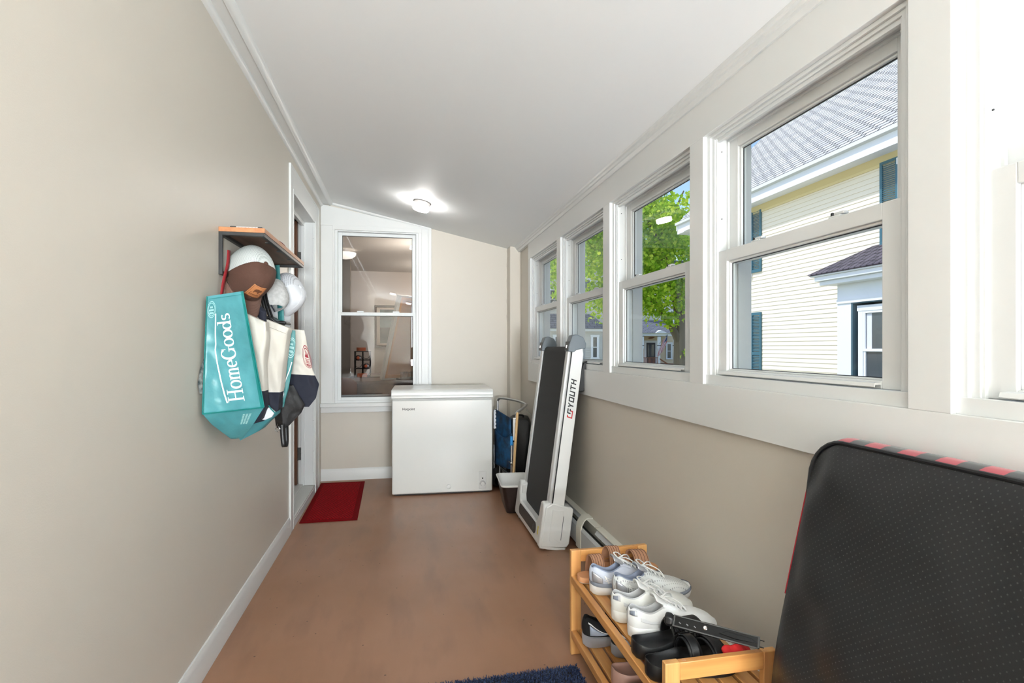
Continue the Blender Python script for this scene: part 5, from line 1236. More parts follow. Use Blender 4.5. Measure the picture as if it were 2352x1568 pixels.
def buckle_sandal(label, x, y, rz, side, m_='eva_black', z=ZS, zrot=0, grp='shoes on the top shelf', big=True):
    t = thing('buckle_sandal', label, 'sandal', (x, y, z), (zrot, 0, rz), grp)
    _, O = footbed('footbed', t, m_, side, .272, .102, .024, .012, .008)
    for a, b, h in ((.40, .53, .060), (.64, .80, .048)):
        s = strap('strap', t, m_, O, .272, a, b, .026, h, .001, thick=.004)
        tm_ = (a+b)/2; c, hh = O(tm_); X = .272*tm_; ya = side*-.62; 
        aa = math.acos(.70)*1.0; yy = (hh+.006)*math.cos(aa); zz = .026+h*math.sin(aa)**.75+.007
        for sg in (-side,):
            b2 = MB(); rect_frame(b2, X-.016, X+.016, c+sg*yy-.014, c+sg*yy+.014, zz-.002, zz+.004, .005, 0, 0)
            o = MB().box(X-.018, X-.013, -.015, .015, -.002, .004).box(X+.013, X+.018, -.015, .015, -.002, .004).box(X-.018, X+.018, -.015, -.010, -.002, .004).box(X-.018, X+.018, .010, .015, -.002, .004).box(X-.003, X+.003, -.012, .016, .001, .005).build('buckle', 'black_gloss', t, bev=.0012)
            o.location = (0, c+sg*yy, zz); o.rotation_euler = (math.radians(-sg*48), 0, 0)
            st = strap('strap_tail', s, m_, O, .272, a+.02, b-.02, .030, h+.003, .003, thick=.003)
    return t
buckle_sandal('black moulded buckle sandal, nearer to the white sneakers', .654, 1.462, math.radians(1), 1)
buckle_sandal('black moulded buckle sandal nearest to the rack end, with two wide straps', .648, 1.358, math.radians(2), -1)
def pink_slide(label, x, y, rz, side):
    t = thing('slide_sandal', label, 'sandal', (x, y, ZL), (0, 0, rz), 'shoes on the lower shelf')
    _, O = footbed('footbed', t, 'eva_pink', side, .262, .104, .034, .006, .004, wedge=.014)
    strap('strap', t, 'eva_pink', O, .262, .45, .80, .028, .050, .001, thick=.007)
pink_slide('dusty pink foam slide on the lower shelf, further one of the pink pair', .672, 1.655, math.radians(6), 1)
pink_slide('dusty pink foam slide on the lower shelf, nearer one of the pink pair', .668, 1.535, math.radians(4), -1)
def strap_sandal(label, x, y, rz, side, m_, sole):
    t = thing('sport_sandal', label, 'sandal', (x, y, ZL), (0, 0, rz), 'shoes on the lower shelf')
    footbed('outsole', t, sole, side, .268, .098, .010, 0)
    _, O = footbed('footbed', t, 'eva_black', side, .264, .096, .026, .003, .003)
    for a, b, h in ((.12, .22, .060), (.40, .54, .070), (.68, .80, .048)): s = strap('strap', t, m_, O, .264, a, b, .018, h, .001)
    bx('strap_tab', m_, t, .10, .16, -.022, .022, .088, .096, bev=.002)
strap_sandal('navy strappy sport sandal on the lower shelf behind the near end frame', .690, 1.405, math.radians(2), 1, 'navy_strap', 'eva_black')
strap_sandal('navy sport sandal with red outsole at the near end of the lower shelf', .700, 1.305, math.radians(-2), -1, 'navy_strap', 'red_print')
mat('red_cloth', (196, 28, 30), .7)
rc = thing('red_strap_ball', 'small red cloth piece tucked between the black sandals and the near top rail', 'cloth', (.872, 1.286, ZS+.075))
MB().grid(lambda u, v: (.040*(u-.5)*2, .012*(v-.5)*2+.004*math.sin(9*u), .010*math.sin(PI*u)+.012*v+.003*math.sin(14*u)), 14, 6).build('folded_cloth', 'red_cloth', rc, solid=.010, sub=1)
# ---- black plastic bar lying across the sandals
bar = thing('plastic_bar', 'long black plastic bar with chrome button lying across the black sandals', 'bar', (.720, 1.428, .4275))
bar.rotation_euler = (0, 0, 0)
BA = Vector((.746, 1.388, .434)); BB = Vector((.910, 1.243, .430)); dx = (BB-BA); BL = dx.length; ex_ = dx.normalized(); ey_ = Vector((-ex_.y, ex_.x, 0)).normalized()*-1; ez_ = ex_.cross(ey_)
if ez_.z < 0: ey_ = -ey_; ez_ = ex_.cross(ey_)
tilt = Matrix.Rotation(math.radians(52), 4, 'X')
bar.matrix_world = Matrix(((ex_.x, ey_.x, ez_.x, BA.x), (ex_.y, ey_.y, ez_.y, BA.y), (ex_.z, ey_.z, ez_.z, BA.z), (0, 0, 0, 1))) @ tilt
bar_b = MB().prism([(0, -.017, 0), (BL, -.014, 0), (BL, .014, 0), (.10, .016, 0), (0, .013, 0)], (0, 0, .016)).build('bar_body', 'black_plastic', bar, bev=.003)
m = MB(); rect_frame(m, 0, 1, 0, 1, 0, 1, .1, .1, .1) if False else None
m = MB().box(.004, BL-.003, -.0165, -.0135, .016, .0185).box(.004, BL-.003, .011, .0135, .016, .0185).box(0, .004, -.0165, .0135, .016, .0185).box(BL-.004, BL, -.014, .0135, .016, .0185); m.build('raised_edge', 'grey_plastic_dark', bar_b)
bx('glossy_face', 'black_gloss', bar, .005, BL-.005, -.013, .011, .0155, .0168)
MB().lathe([(.0055, .0165), (.0055, .019), (.004, .020), (.001, .0195)], (.085, 0, 0), 20).build('chrome_button', 'chrome', bar)
for k in range(3): MB().tube([(.016+.020*k, -.003, .017), (.021+.020*k, -.006, .017)], .0014, 6).build('slot_mark', 'grey_print', bar)
MB().prism([(.12, -.004, .0165), (.16, -.008, .0165), (.215, -.004, .0165), (.20, .004, .0165), (.14, .006, .0165)], (0, 0, .003)).build('moulded_grip', 'black_gloss', bar, bev=.001)
MB().lathe([(.015, -.012), (.019, -.008), (.019, .004), (.014, .012), (.006, .016)], (-.012, 0, .008), 6, 0, Matrix.Rotation(PI/2, 4, 'Y')).build('end_knob', 'black_plastic', bar, bev=.003)
for yy in (-.008, .008): MB().tube([(BL, yy, .006), (BL+.010, yy, .006)], .0014, 6).build('end_pin', 'black_plastic', bar)

# ============================================================ WALL SHELF with hooks
SX, SY0, SY1, SZ = XL, 2.337, 3.224, 1.683
mat('shelf_underside', (112, 84, 68), .5, var=(3, (74, 54, 44), .8, (12, 1, 12)), bump=(40, .1, (1, .1, 1)))  # darker brown for the underside of the board
mat('shelf_oak', (196, 134, 86), .45, var=(3, (164, 104, 62), .8, (12, .8, 12)))
sh = thing('wall_shelf', 'wooden wall shelf in a black metal frame with a row of hooks', 'shelf', (XL, SY0, SZ))
SL = SY1-SY0; SD = .172
bd = MB().box(0, SD, 0, SL, -.019, 0); bd.m[0] = 1; o = bd.build('shelf_board', ['shelf_oak', 'shelf_underside'], sh, bev=.0012, smooth=0)
m = MB()
fx, fz = .014, .040
m.box(0, fx, 0, SL, -fz+.021-.014, -.019)
m.box(SD-fx-.002, SD-.002, 0, SL, -.033, -.019).box(0, SD-.002, 0, fx, -.033, -.019).box(0, SD-.002, SL-fx, SL, -.033, -.019)
m.box(0, fx, 0, fx, -.19, -.019).box(0, fx, SL-fx, SL, -.19, -.019).box(0, fx, 0, SL, -.19, -.176)
m.build('metal_frame', 'black_metal', sh, smooth=0, bev=.001)
for yy in (.20, .42, .66): MB().box(SD-.045, SD-.012, yy, yy+.018, -.024, -.019).build('fixing_tab', 'black_metal', sh)
HKS = [.10, .27, .44, .61, .78]
for yy in HKS:
    h = MB().tube(bez([(.012, yy, -.183), (.05, yy, -.190), (.075, yy, -.170), (.085, yy, -.145)], 5), .005, 8).lathe([(.001, -.009), (.007, -.006), (.009, 0), (.007, .006), (.001, .009)], (.087, yy, -.138), 12)
    h.tube(bez([(.012, yy, -.176), (.03, yy, -.130), (.055, yy-.0, -.105)], 5), .004, 8).lathe([(.001, -.007), (.006, -.004), (.007, 0), (.006, .004), (.001, .007)], (.058, yy, -.102), 12)
    h.build('hook', 'black_metal', sh)
# things lying on the shelf
lp = thing('loop_of_braid', 'grey patterned band with dark ends lying on the shelf top', 'belt', (XL+.085, SY0+.05, SZ+.001))
mat('band_white', (206, 204, 204), .6); 
MB().box(-.03, .055, -.02, .02, 0, .009).build('woven_band', 'band_white', lp, bev=.003)
for x0, x1 in ((-.052, -.028), (.053, .070)): bx('dark_clasp', 'grey_plastic_dark', lp, x0, x1, -.021, .021, 0, .010, bev=.003)
for k in range(6): MB().tube([(-.022+.013*k, -.0205, .003), (-.019+.013*k, -.0205, .006)], .0012, 5).build('stitch', 'grey_plastic', lp)
pl_ = thing('plaid_cap', 'red and black plaid cloth lying folded on the shelf near its far end', 'cloth', (XL+.10, SY0+.42, SZ+.001))
def plaid2():
    m = mat('red_plaid', (150, 22, 30), .9); n, b = nodes_of(m); tc = n.nodes.new('ShaderNodeTexCoord'); ck = n.nodes.new('ShaderNodeTexChecker'); ck.inputs['Scale'].default_value = 70; ck.inputs[1].default_value = (*lin((160, 20, 30)), 1); ck.inputs[2].default_value = (*lin((40, 14, 18)), 1)
    n.links.new(tc.outputs['Object'], ck.inputs[0]); n.links.new(ck.outputs[0], b.inputs['Base Color'])
plaid2()
MB().grid(lambda u, v: (.060*math.cos(2*PI*u)*math.sin(PI*max(v, .02)*.5)*(1+.08*math.sin(6*PI*u)), .20*math.sin(2*PI*u)*math.sin(PI*max(v, .02)*.5), .038*math.cos(PI*v*.5)*(1+.1*math.sin(4*PI*u))), 30, 8, closeu=True).build('folded_plaid', 'red_plaid', pl_, sub=1)

# ============================================================ HATS
def cap(name, label, M, front, back, brim, under='eva_black', meshy=True, patch=None, button=None, sweat='sole_white', sz=1.0, opening=False, brim_flat=0, has_brim=True):
    """cap with local +Y to the front, +Z up; M places it in the room"""
    t = thing(name, label, 'cap', group='caps on the shelf hooks'); t.matrix_world = M @ Matrix.Scale(sz, 4)
    def dome(u, v, o=0):
        a = 2*PI*u; ph = PI/2*v                      # v 0 bottom .. 1 top
        r = (math.cos(ph)**.62 if v < .999 else .0)
        x = .078*math.cos(a)*r*(1+o); y = .096*math.sin(a)*r*(1+o); z = .118*math.sin(ph)**.95*(1+o*.6)
        if math.sin(a) > 0: z *= 1+.08*math.sin(a)*math.sin(PI*v)
        else:
            z += .004*math.sin(a)*math.sin(PI*v); y *= 1+.24*math.sin(PI*v)**.8
        return Vector((x, y, z))
    # a soft arch cut away at the back (adjuster opening)
    def back_cut(u, v):
        a = 2*PI*u; d = abs(((a-1.5*PI+PI) % (2*PI))-PI); return d < .42 and v < .30*math.sqrt(max(0, 1-(d/.42)**2))
    m = MB(); NU, NV = 160, 56; vs_ = [dome(i/NU, j/NV) for j in range(NV+1) for i in range(NU)]
    fr, bk = [], []
    for j in range(NV):
        for i in range(NU):
            u = (i+.5)/NU; v = (j+.5)/NV
            if back_cut(u, v): continue
            a = 2*PI*u; y_ = math.sin(a)
            f = (j*NU+i, j*NU+(i+1) % NU, (j+1)*NU+(i+1) % NU, (j+1)*NU+i)
            (fr if y_ > .12-.0 else bk).append(f)
    m.add(vs_, fr, 0); o1 = m.build('front_panel', front, t, solid=.0022, smooth=80)
    m = MB(); m.add(vs_, bk, 0); m.build('back_panels', back, t, solid=.0018, smooth=80)
    # seams
    for a in ((math.radians(90),) if True else ()):
        MB().tube([dome(a/(2*PI), v, .012) for v in [k/16 for k in range(17)]], .0009, 5).build('seam', front, o1)
    for a in (math.radians(7), math.radians(173)):
        MB().tube([dome(a/(2*PI), v, .012) for v in [k/16 for k in range(15)]], .0016, 5).build('seam', front, o1)
    MB().tube([dome(k/60*.5, .0, .015)+Vector((0, 0, .002)) for k in range(61)], .0018, 6).build('sweatband', sweat, t)
    MB().tube([Vector((.077*math.cos(a), .095*math.sin(a), .006)) for a in [PI+PI*k/30 for k in range(31)]], .0045, 6, flat=.5).build('adjuster_strap', sweat if not meshy else back, t)
    MB().lathe([(.009, -.002), (.008, .003), (.001, .006)], dome(0, 1), 16).build('button', button or front, t)
    if has_brim:
        m = MB()
        def bf(u, v):
            a = lerp(math.radians(12), math.radians(168), u); ix, iy = .078*math.cos(a), .096*math.sin(a)
            ox = .080*math.cos(a)**1.0 if True else 0; s_ = math.sin((a-math.radians(12))/(math.radians(156))*PI)
            x = lerp(ix, .082*math.cos(a)*(1.02), v); y = lerp(iy, .096*math.sin(a)+.074*max(s_, 0)**.45, v)
            return (x, y, .002-brim_flat*v-.020*(x/.08)**2*(.4+.6*v)-.012*v)
        m.grid(bf, 36, 10); o = m.build('brim', [brim], t, solid=.004)
        for k in range(5):
            MB().tube([Vector(bf(.04+.92*q/30, .25+.15*k))+Vector((0, 0, .0026)) for q in range(31)], .0005, 4).build('stitch_row', brim, o)
    if patch:
        u0, u1 = .235-.0, .235
        def pf(u, v, o_=.028): return dome(lerp(.30, .185, u), lerp(.14, .44, v), o_)
        m = MB(); m.grid(pf, 8, 8); po = m.build('leather_patch', 'leather_patch', t, solid=.0012)
        # stitched border, bear and words
        bd_ = [(.06, .06), (.94, .06), (.94, .94), (.06, .94)]; pts = []
        for k in range(4):
            a, b = bd_[k], bd_[(k+1) % 4]
            for q in range(8): pts.append(pf(lerp(a[0], b[0], q/8), lerp(a[1], b[1], q/8), .042))
        MB().tube(pts, .0005, 4, closed=True).build('patch_border', 'patch_dark', po)
        def shape(poly, nm):
            m = MB(); P_ = [pf(1-x, y, .044) for x, y in poly]; m.add(P_, [tuple(range(len(P_)))]); m.build(nm, 'patch_dark', po, solid=.0004, smooth=0)
        shape([(.30, .42), (.34, .42), (.36, .52), (.58, .53), (.60, .42), (.65, .42), (.66, .54), (.74, .60), (.80, .62), (.78, .72), (.70, .76), (.62, .74), (.48, .78), (.34, .74), (.28, .64)], 'patch_animal')
        shape([(.16, .36), (.84, .36), (.84, .40), (.16, .40)], 'patch_line')
        for k in range(9): x = .16+.075*k; shape([(x, .18), (x+.02, .18), (x+.02, .30), (x, .30)], 'patch_lettering'); 
        for k in range(8): x = .16+.078*k; shape([(x, .27), (x+.05, .27), (x+.05, .30), (x, .30)], 'patch_lettering')
    return t
def frame(loc, up, fr):
    u = Vector(up).normalized(); f = Vector(fr); f = (f-u*f.dot(u)).normalized(); r = f.cross(u)
    return Matrix(((r.x, f.x, u.x, loc[0]), (r.y, f.y, u.y, loc[1]), (r.z, f.z, u.z, loc[2]), (0, 0, 0, 1)))
dots_mat('mesh_white', (206, 211, 208), (140, 147, 144), 260, .26, .8, (1, 2), 45, .3)
dots_mat('mesh_dots', (220, 222, 226), (116, 118, 122), 150, .22, .75, (1, 2), 0, .3)
cap('trucker_cap', 'brown trucker cap with grey mesh back and leather bear patch, hanging nearest', frame((-.665, 2.50, 1.500), (.74, -.55, .38), (.10, -.35, -.93)), 'brown_cap', 'mesh_white', 'brown_cap_brim', patch=True, sweat='brown_cap', sz=1.16, button='brown_cap')
cap('fitted_cap', 'heather grey cap with navy edge hanging behind the brown trucker cap', frame((-.635, 2.72, 1.435), (.82, .15, .45), (-.1, .5, .8)), 'grey_cap', 'grey_cap', 'grey_cap', meshy=False, sz=.86, sweat='navy_strap', has_brim=False)
cap('mesh_cap', 'white cap with dotted mesh back hanging furthest along the shelf', frame((-.625, 2.98, 1.455), (.80, -.38, .42), (.05, -.38, -.90)), 'white_cap', 'mesh_dots', 'white_cap', meshy=False, sz=1.12, sweat='white_cap')
cap('khaki_cap', 'khaki and dark cap behind the brown trucker cap, against the wall', frame((-.703, 2.62, 1.54), (.9, .05, .1), (-.1, .1, -.99)), 'khaki', 'khaki', 'khaki', sz=.85)

# ============================================================ BAGS
def bag(name, label, cat, rows, depth, mats_, rowmat, group='bags on the shelf hooks', bulge=.012, wr=.006, seed=0, nu=26, nv=40, curv=None, parts=None):
    """rows = [(left point, right point)...] top to bottom of the side that faces the camera; depth = vector to the back"""
    t = thing(name, label, cat, group=group); D = Vector(depth)
    nR = len(rows)-1
    def F(u, v):
        k = min(v*nR, nR-1e-6); i = int(k); f = k-i
        l = Vector(rows[i][0]).lerp(Vector(rows[i+1][0]), f); r = Vector(rows[i][1]).lerp(Vector(rows[i+1][1]), f)
        p = l.lerp(r, u); n_ = Vector((.2, -1, 0)).normalized()
        e = math.sin(PI*min(max(u, 0), 1))**.5
        w_ = noise.noise(Vector((p.x*9+seed, p.z*7, p.y*4)))*wr*1.6+noise.noise(Vector((p.x*24+seed, p.z*12+p.x*20, 3)))*wr*.8
        w_ += abs(noise.noise(Vector((p.x*16+p.z*18, p.z*9-p.x*12, seed+4))))*wr*1.2
        return p+n_*(bulge*e*math.sin(PI*min(1, v*.9+.1))+w_*e)
    m = MB(); K = (nu+1)*(nv+1)
    fr = [F(i/nu, j/nv) for j in range(nv+1) for i in range(nu+1)]
    bk = []
    for p in fr:
        q_ = p+D; q_.x = max(q_.x, -.717); bk.append(q_)
    m.v = [tuple(p) for p in fr+bk]; W_ = nu+1
    for j in range(nv):
        mi = rowmat((j+.5)/nv)
        for i in range(nu):
            a = j*W_+i; m.f.append((a, a+1, a+W_+1, a+W_)); m.m.append(mi((i+.5)/nu) if callable(mi) else mi); m.f.append((K+a, K+a+W_, K+a+W_+1, K+a+1)); m.m.append(mi(.5) if callable(mi) else mi)
        for i in (0, nu): a = j*W_+i; m.f.append((a, a+W_, K+a+W_, K+a)); m.m.append(mi(i/nu) if callable(mi) else mi)
    for i in range(nu):
        a = i; m.f.append((a, K+a, K+a+1, a+1)); m.m.append(0); a = nv*W_+i; m.f.append((a, a+1, K+a+1, K+a)); m.m.append(m.m[(nv-1)*2*nu])
    m.build('bag_body', mats_, t, smooth=50, bev=0)
    return t, F
def ribbon(parent, nm, m_, pts, wid, wdir, thick=.0012, n=6):
    P_ = bez(pts, n); wv = Vector(wdir).normalized()*wid/2; m = MB()
    m.grid(lambda u, v: P_[int(round(v*(len(P_)-1)))]+wv*(2*u-1), 2, len(P_)-1); return m.build(nm, m_, parent, solid=thick)
mat('teal_print', (170, 214, 212), .5); mat('dark_pattern', (40, 60, 64), .6, var=(60, (190, 190, 186), .8))
TL, TR_ = Vector((-.706, 2.165, 1.388)), Vector((-.606, 2.245, 1.418)); BLp, BRp = Vector((-.706, 2.118, .962)), Vector((-.530, 2.250, .968))
rowsA = []
for k in range(7):
    v = k/6; l = TL.lerp(BLp, v)+Vector((0, .0, 0)); r = TR_.lerp(BRp, v); rowsA.append((l, r))
rowsA += [((-.690, 2.17, .915), (-.570, 2.265, .905)), ((-.655, 2.27, .845), (-.620, 2.30, .842))]
VF = 6/8                                   # panel occupies v 0..VF
A_, FA = bag('shopping_bag', 'big teal shopping bag with HomeGoods lettering, hanging nearest on the shelf', 'bag', rowsA, (-.05, .13, .01), ['teal_fabric', 'teal_edge'], lambda v: (lambda u: 1 if (u > .955 or u < .03) and v < VF else 0), bulge=.008, wr=.0075, seed=1, nu=34, nv=64)
def PA(u, v, o=.0018): 
    p = FA(u, v*VF); return p+Vector((.55, -.83, 0)).normalized()*o if False else p+Vector((.3, -.95, 0)).normalized()*o
def decal(parent, nm, m_, poly2, mapf, o=.0016):
    """poly2: list of closed 2D quads strips -> mapped on the bag"""
    m = MB()
    for pl2 in poly2: m.add([mapf(*q) for q in pl2], [tuple(range(len(pl2)))])
    return m.build(nm, m_, parent, smooth=0, solid=.0006)
# hand-drawn high-contrast serif letters (unit em, x-height .48, cap height .72)
def pen(path, thick=.115, thin=.030, n=None):
    """variable width stroke: vertical strokes thick, horizontal thin -> list of quads"""
    P_ = [Vector((a, b, 0)) for a, b in path]; L_, R_ = [], []
    for i, p in enumerate(P_):
        a = P_[max(i-1, 0)]; b = P_[min(i+1, len(P_)-1)]; d = (b-a).normalized(); w_ = lerp(thin, thick, abs(d.y)**1.3)/2; nrm = Vector((-d.y, d.x, 0)); L_.append(p+nrm*w_); R_.append(p-nrm*w_)
    return [[(L_[i].x, L_[i].y), (L_[i+1].x, L_[i+1].y), (R_[i+1].x, R_[i+1].y), (R_[i].x, R_[i].y)] for i in range(len(P_)-1)]
def arc(cx, cy, rx, ry, a0, a1, n=20): return [(cx+rx*math.cos(math.radians(lerp(a0, a1, k/n))), cy+ry*math.sin(math.radians(lerp(a0, a1, k/n)))) for k in range(n+1)]
def rect(x0, y0, x1, y1, n=6): return [[(x0, lerp(y0, y1, k/n)), (x1, lerp(y0, y1, k/n)), (x1, lerp(y0, y1, (k+1)/n)), (x0, lerp(y0, y1, (k+1)/n))] for k in range(n)]
def glyph(ch):
    xh, ch_ = .50, .74; T = .105; S = .032
    if ch == 'H': return rect(.08, 0, .08+T, ch_)+rect(.50, 0, .50+T, ch_)+rect(.18, .36, .50, .36+.045, 2)+rect(0, 0, .27, S, 1)+rect(0, ch_-S, .27, ch_, 1)+rect(.42, 0, .69, S, 1)+rect(.42, ch_-S, .69, ch_, 1), .73
    if ch == 'o': return pen(arc(.24, .25, .19, .245, 0, 360, 32), .115, .035), .49
    if ch == 'm': return rect(.06, 0, .06+T, xh-.02)+rect(0, 0, .22, S, 1)+rect(0, xh-S-.02, .12, xh-.02, 1)+pen(arc(.25, .33, .115, .155, 165, 0, 12)+[(.365, .2), (.365, 0)], T, .04)+rect(.27, 0, .46, S, 1)+pen(arc(.49, .33, .115, .155, 165, 0, 12)+[(.605, .2), (.605, 0)], T, .04)+rect(.51, 0, .70, S, 1), .73
    if ch == 'e': return pen([(.06, .27), (.40, .27)]+arc(.23, .27, .17, .225, 0, 300, 26), .11, .038), .47
    if ch == 'G': return pen(arc(.33, .37, .28, .365, 42, 322, 34), .13, .04)+rect(.50, .03, .50+T, .33)+rect(.42, .31, .70, .31+S, 1)+rect(.55, .50, .585, .72, 2), .74
    if ch == 'd': return pen(arc(.22, .24, .17, .235, 20, 340, 26), .115, .035)+rect(.35, 0, .35+T, .80)+rect(.27, .77, .40, .80, 1)+rect(.40, 0, .52, S, 1), .54
    if ch == 's': return pen(arc(.19, .37, .13, .115, 35, 265, 16)+arc(.19, .135, .14, .12, 85, -145, 16), .10, .045), .38
word = []; x = 0
for ch in 'HomeGoods':
    g, adv = glyph(ch); word += [[(px+x, py) for px, py in q] for q in g]; x += adv*.97
TOT = x
def tmap(px, py):
    s = px/TOT; v = lerp(.925, .170, s); ub = lerp(.69, .56, s); uh = lerp(.40, .43, s)
    return PA(ub-uh*py*.92, v)
decal(A_, 'shop_lettering', 'white_print', word, tmap)
ln = [(.40, .93), (.36, .86), (.30, .72), (.245, .58), (.215, .47), (.225, .42), (.22, .30), (.23, .16)]
qs = []
for (u0, v0), (u1, v1) in zip(ln, ln[1:]):
    for k in range(4):
        a = (lerp(u0, u1, k/4), lerp(v0, v1, k/4)); b = (lerp(u0, u1, (k+1)/4), lerp(v0, v1, (k+1)/4)); qs.append([(a[0]-.012, a[1]), (a[0]+.012, a[1]), (b[0]+.012, b[1]), (b[0]-.012, b[1])])
decal(A_, 'printed_roof_line', 'white_print', qs, lambda u, v: PA(u, v))
def roundel(parent, mapf, cu_, cv_, ru, rv, m_, nm='printed_roundel', lines=True):
    q = []
    for rr_ in (1.0, .80):
        n = 40
        for k in range(n):
            a, b = 2*PI*k/n, 2*PI*(k+1)/n; w_ = .035
            q.append([(cu_+ru*(rr_-w_)*math.cos(a), cv_+rv*(rr_-w_)*math.sin(a)), (cu_+ru*(rr_+w_)*math.cos(a), cv_+rv*(rr_+w_)*math.sin(a)), (cu_+ru*(rr_+w_)*math.cos(b), cv_+rv*(rr_+w_)*math.sin(b)), (cu_+ru*(rr_-w_)*math.cos(b), cv_+rv*(rr_-w_)*math.sin(b))])
    if lines:
        for r_, (w_, n_) in enumerate(((.35, 3), (.62, 7), (.50, 6))):
            for k in range(n_):
                a = -w_+2*w_*k/n_; y0 = .38-.36*r_; q.append([(cu_+ru*a, cv_-rv*y0), (cu_+ru*(a+1.3*w_/n_), cv_-rv*y0), (cu_+ru*(a+1.3*w_/n_), cv_-rv*(y0-.22)), (cu_+ru*a, cv_-rv*(y0-.22))])
    return decal(parent, nm, m_, q, mapf)
roundel(A_, lambda u, v: PA(u, v), .115, .125, .085, .085, 'teal_print')if False else None

roundel(A_, lambda u, v: PA(u, v), .13, .12, .10, .070, 'teal_print')
ribbon(A_, 'top_hem', 'teal_edge', [FA(u, .02)+Vector((.0006, -.002, 0)) for u in (.05, .3, .6, .95)], .0015, (0, 0, 1), .0008)
# small print under the fold, bound edge
q = []
for k in range(3):
    for j in range(9): q.append([(.66+.06*k, .79+.010*j), (.70+.06*k, .79+.010*j), (.70+.06*k, .796+.010*j), (.66+.06*k, .796+.010*j)])
decal(A_, 'small_print', 'teal_print', q, lambda u, v: FA(u, v)+Vector((.001, -.002, -.001)))
MB().tube([FA(u, VF)+Vector((0, -.003, 0)) for u in [k/20 for k in range(21)]], .0028, 6).build('bottom_fold_edge', 'teal_edge', A_)
MB().tube([FA(1.0, v*VF)+Vector((.001, -.002, 0)) for v in [k/20 for k in range(21)]], .003, 6, flat=.6).build('bound_edge', 'teal_edge', A_)
MB().tube([FA(0.0, v*VF)+Vector((.001, -.002, 0)) for v in [k/20 for k in range(21)]], .003, 6, flat=.6).build('bound_edge', 'teal_edge', A_)
# --- cream and navy totes
C1, _ = bag('canvas_tote', 'cream canvas tote with navy bottom directly behind the teal HomeGoods bag', 'bag',
    [((-.690, 2.40, 1.365), (-.560, 2.40, 1.305)), ((-.69, 2.40, 1.25), (-.555, 2.40, 1.24)), ((-.69, 2.38, 1.12), (-.566, 2.40, 1.13)), ((-.69, 2.38, 1.02), (-.562, 2.40, 1.02)), ((-.69, 2.36, .95), (-.555, 2.38, .96)), ((-.69, 2.36, .89), (-.575, 2.38, .90)), ((-.68, 2.36, .865), (-.640, 2.38, .865))],
    (0, .06, 0), ['cream_canvas', 'navy_canvas'], lambda v: 1 if v > .50 else 0, bulge=.010, wr=.013, seed=7)
C2, _ = bag('canvas_tote', 'cream canvas tote with navy bottom and wide folded edge, in the middle of the bags', 'bag',
    [((-.640, 2.52, 1.345), (-.498, 2.56, 1.287)), ((-.60, 2.50, 1.30), (-.505, 2.56, 1.26)), ((-.60, 2.49, 1.18), (-.520, 2.56, 1.14)), ((-.60, 2.48, 1.06), (-.527, 2.54, 1.03)), ((-.62, 2.47, .98), (-.532, 2.52, .985)), ((-.62, 2.46, .92), (-.53, 2.50, .93)), ((-.63, 2.45, .875), (-.585, 2.48, .885))],
    (0, .08, 0), ['cream_canvas', 'navy_canvas'], lambda v: 1 if v > .60 else 0, bulge=.010, wr=.013, seed=12)
mat('stitch_tan', (150, 140, 126), .8)
MB().tube(bez([(-.632, 2.516, 1.322), (-.60, 2.500, 1.305), (-.56, 2.51, 1.285), (-.51, 2.545, 1.262)], 5), .0008, 5).build('stitch_line', 'stitch_tan', C2)
B2, FB = bag('shopping_bag', 'second teal shopping bag, only a slanted strip showing between the canvas totes', 'bag',
    [((-.512, 2.66, 1.283), (-.490, 2.66, 1.279)), ((-.528, 2.66, 1.21), (-.490, 2.66, 1.20)), ((-.545, 2.66, 1.12), (-.505, 2.66, 1.10)), ((-.556, 2.66, 1.03), (-.520, 2.66, 1.01)), ((-.560, 2.66, .95), (-.535, 2.66, .955)), ((-.560, 2.66, .92), (-.540, 2.66, .925))],
    (-.05, .08, 0), ['teal_dark', 'teal_edge'], lambda v: 0, bulge=.003, wr=.003, seed=20, nu=14)
roundel(B2, lambda u, v: FB(min(max(u, 0), 1), v)+Vector((.001, -.002, 0)), .55, .20, .50, .105, 'teal_print')
decal(B2, 'printed_roof_line', 'white_print', [[(u0-.05, v0), (u0+.05, v0), (u1+.05, v1), (u1-.05, v1)] for (u0, v0), (u1, v1) in (((.85, .34), (.75, .42)), ((.75, .42), (.5, .54)), ((.5, .54), (.35, .64)), ((.35, .64), (.55, .70)), ((.55, .70), (.4, .78)))], lambda u, v: FB(u, v)+Vector((.001, -.002, 0)))
# lower corner of a teal bag hanging under the totes
L2, _ = bag('shopping_bag', 'crumpled teal bag corner hanging lowest, below the canvas totes', 'bag',
    [((-.68, 2.44, .92), (-.545, 2.52, .935)), ((-.69, 2.43, .875), (-.545, 2.52, .905)), ((-.675, 2.42, .845), (-.575, 2.50, .875)), ((-.66, 2.41, .815), (-.60, 2.48, .845))],
    (0, .09, 0), ['teal_fabric'], lambda v: 0, bulge=.006, wr=.006, seed=31, nu=20, nv=20)
C3, FC = bag('canvas_tote', 'cream tote with red round emblem and navy bottom, furthest of the hanging bags', 'bag',
    [((-.545, 2.80, 1.292), (-.475, 2.80, 1.285)), ((-.54, 2.80, 1.24), (-.462, 2.80, 1.22)), ((-.535, 2.80, 1.15), (-.445, 2.80, 1.12)), ((-.535, 2.80, 1.08), (-.428, 2.80, 1.07)), ((-.56, 2.80, 1.02), (-.405, 2.80, 1.02)), ((-.565, 2.78, .96), (-.42, 2.80, .95)), ((-.57, 2.76, .915), (-.45, 2.78, .91))],
    (-.05, .12, 0), ['cream_canvas', 'navy_canvas'], lambda v: 1 if v > .53 else 0, bulge=.012, wr=.010, seed=41)
mat('emblem_red', (150, 34, 48), .7)
fcm = lambda u, v: FC(u, v)+Vector((.001, -.002, 0))
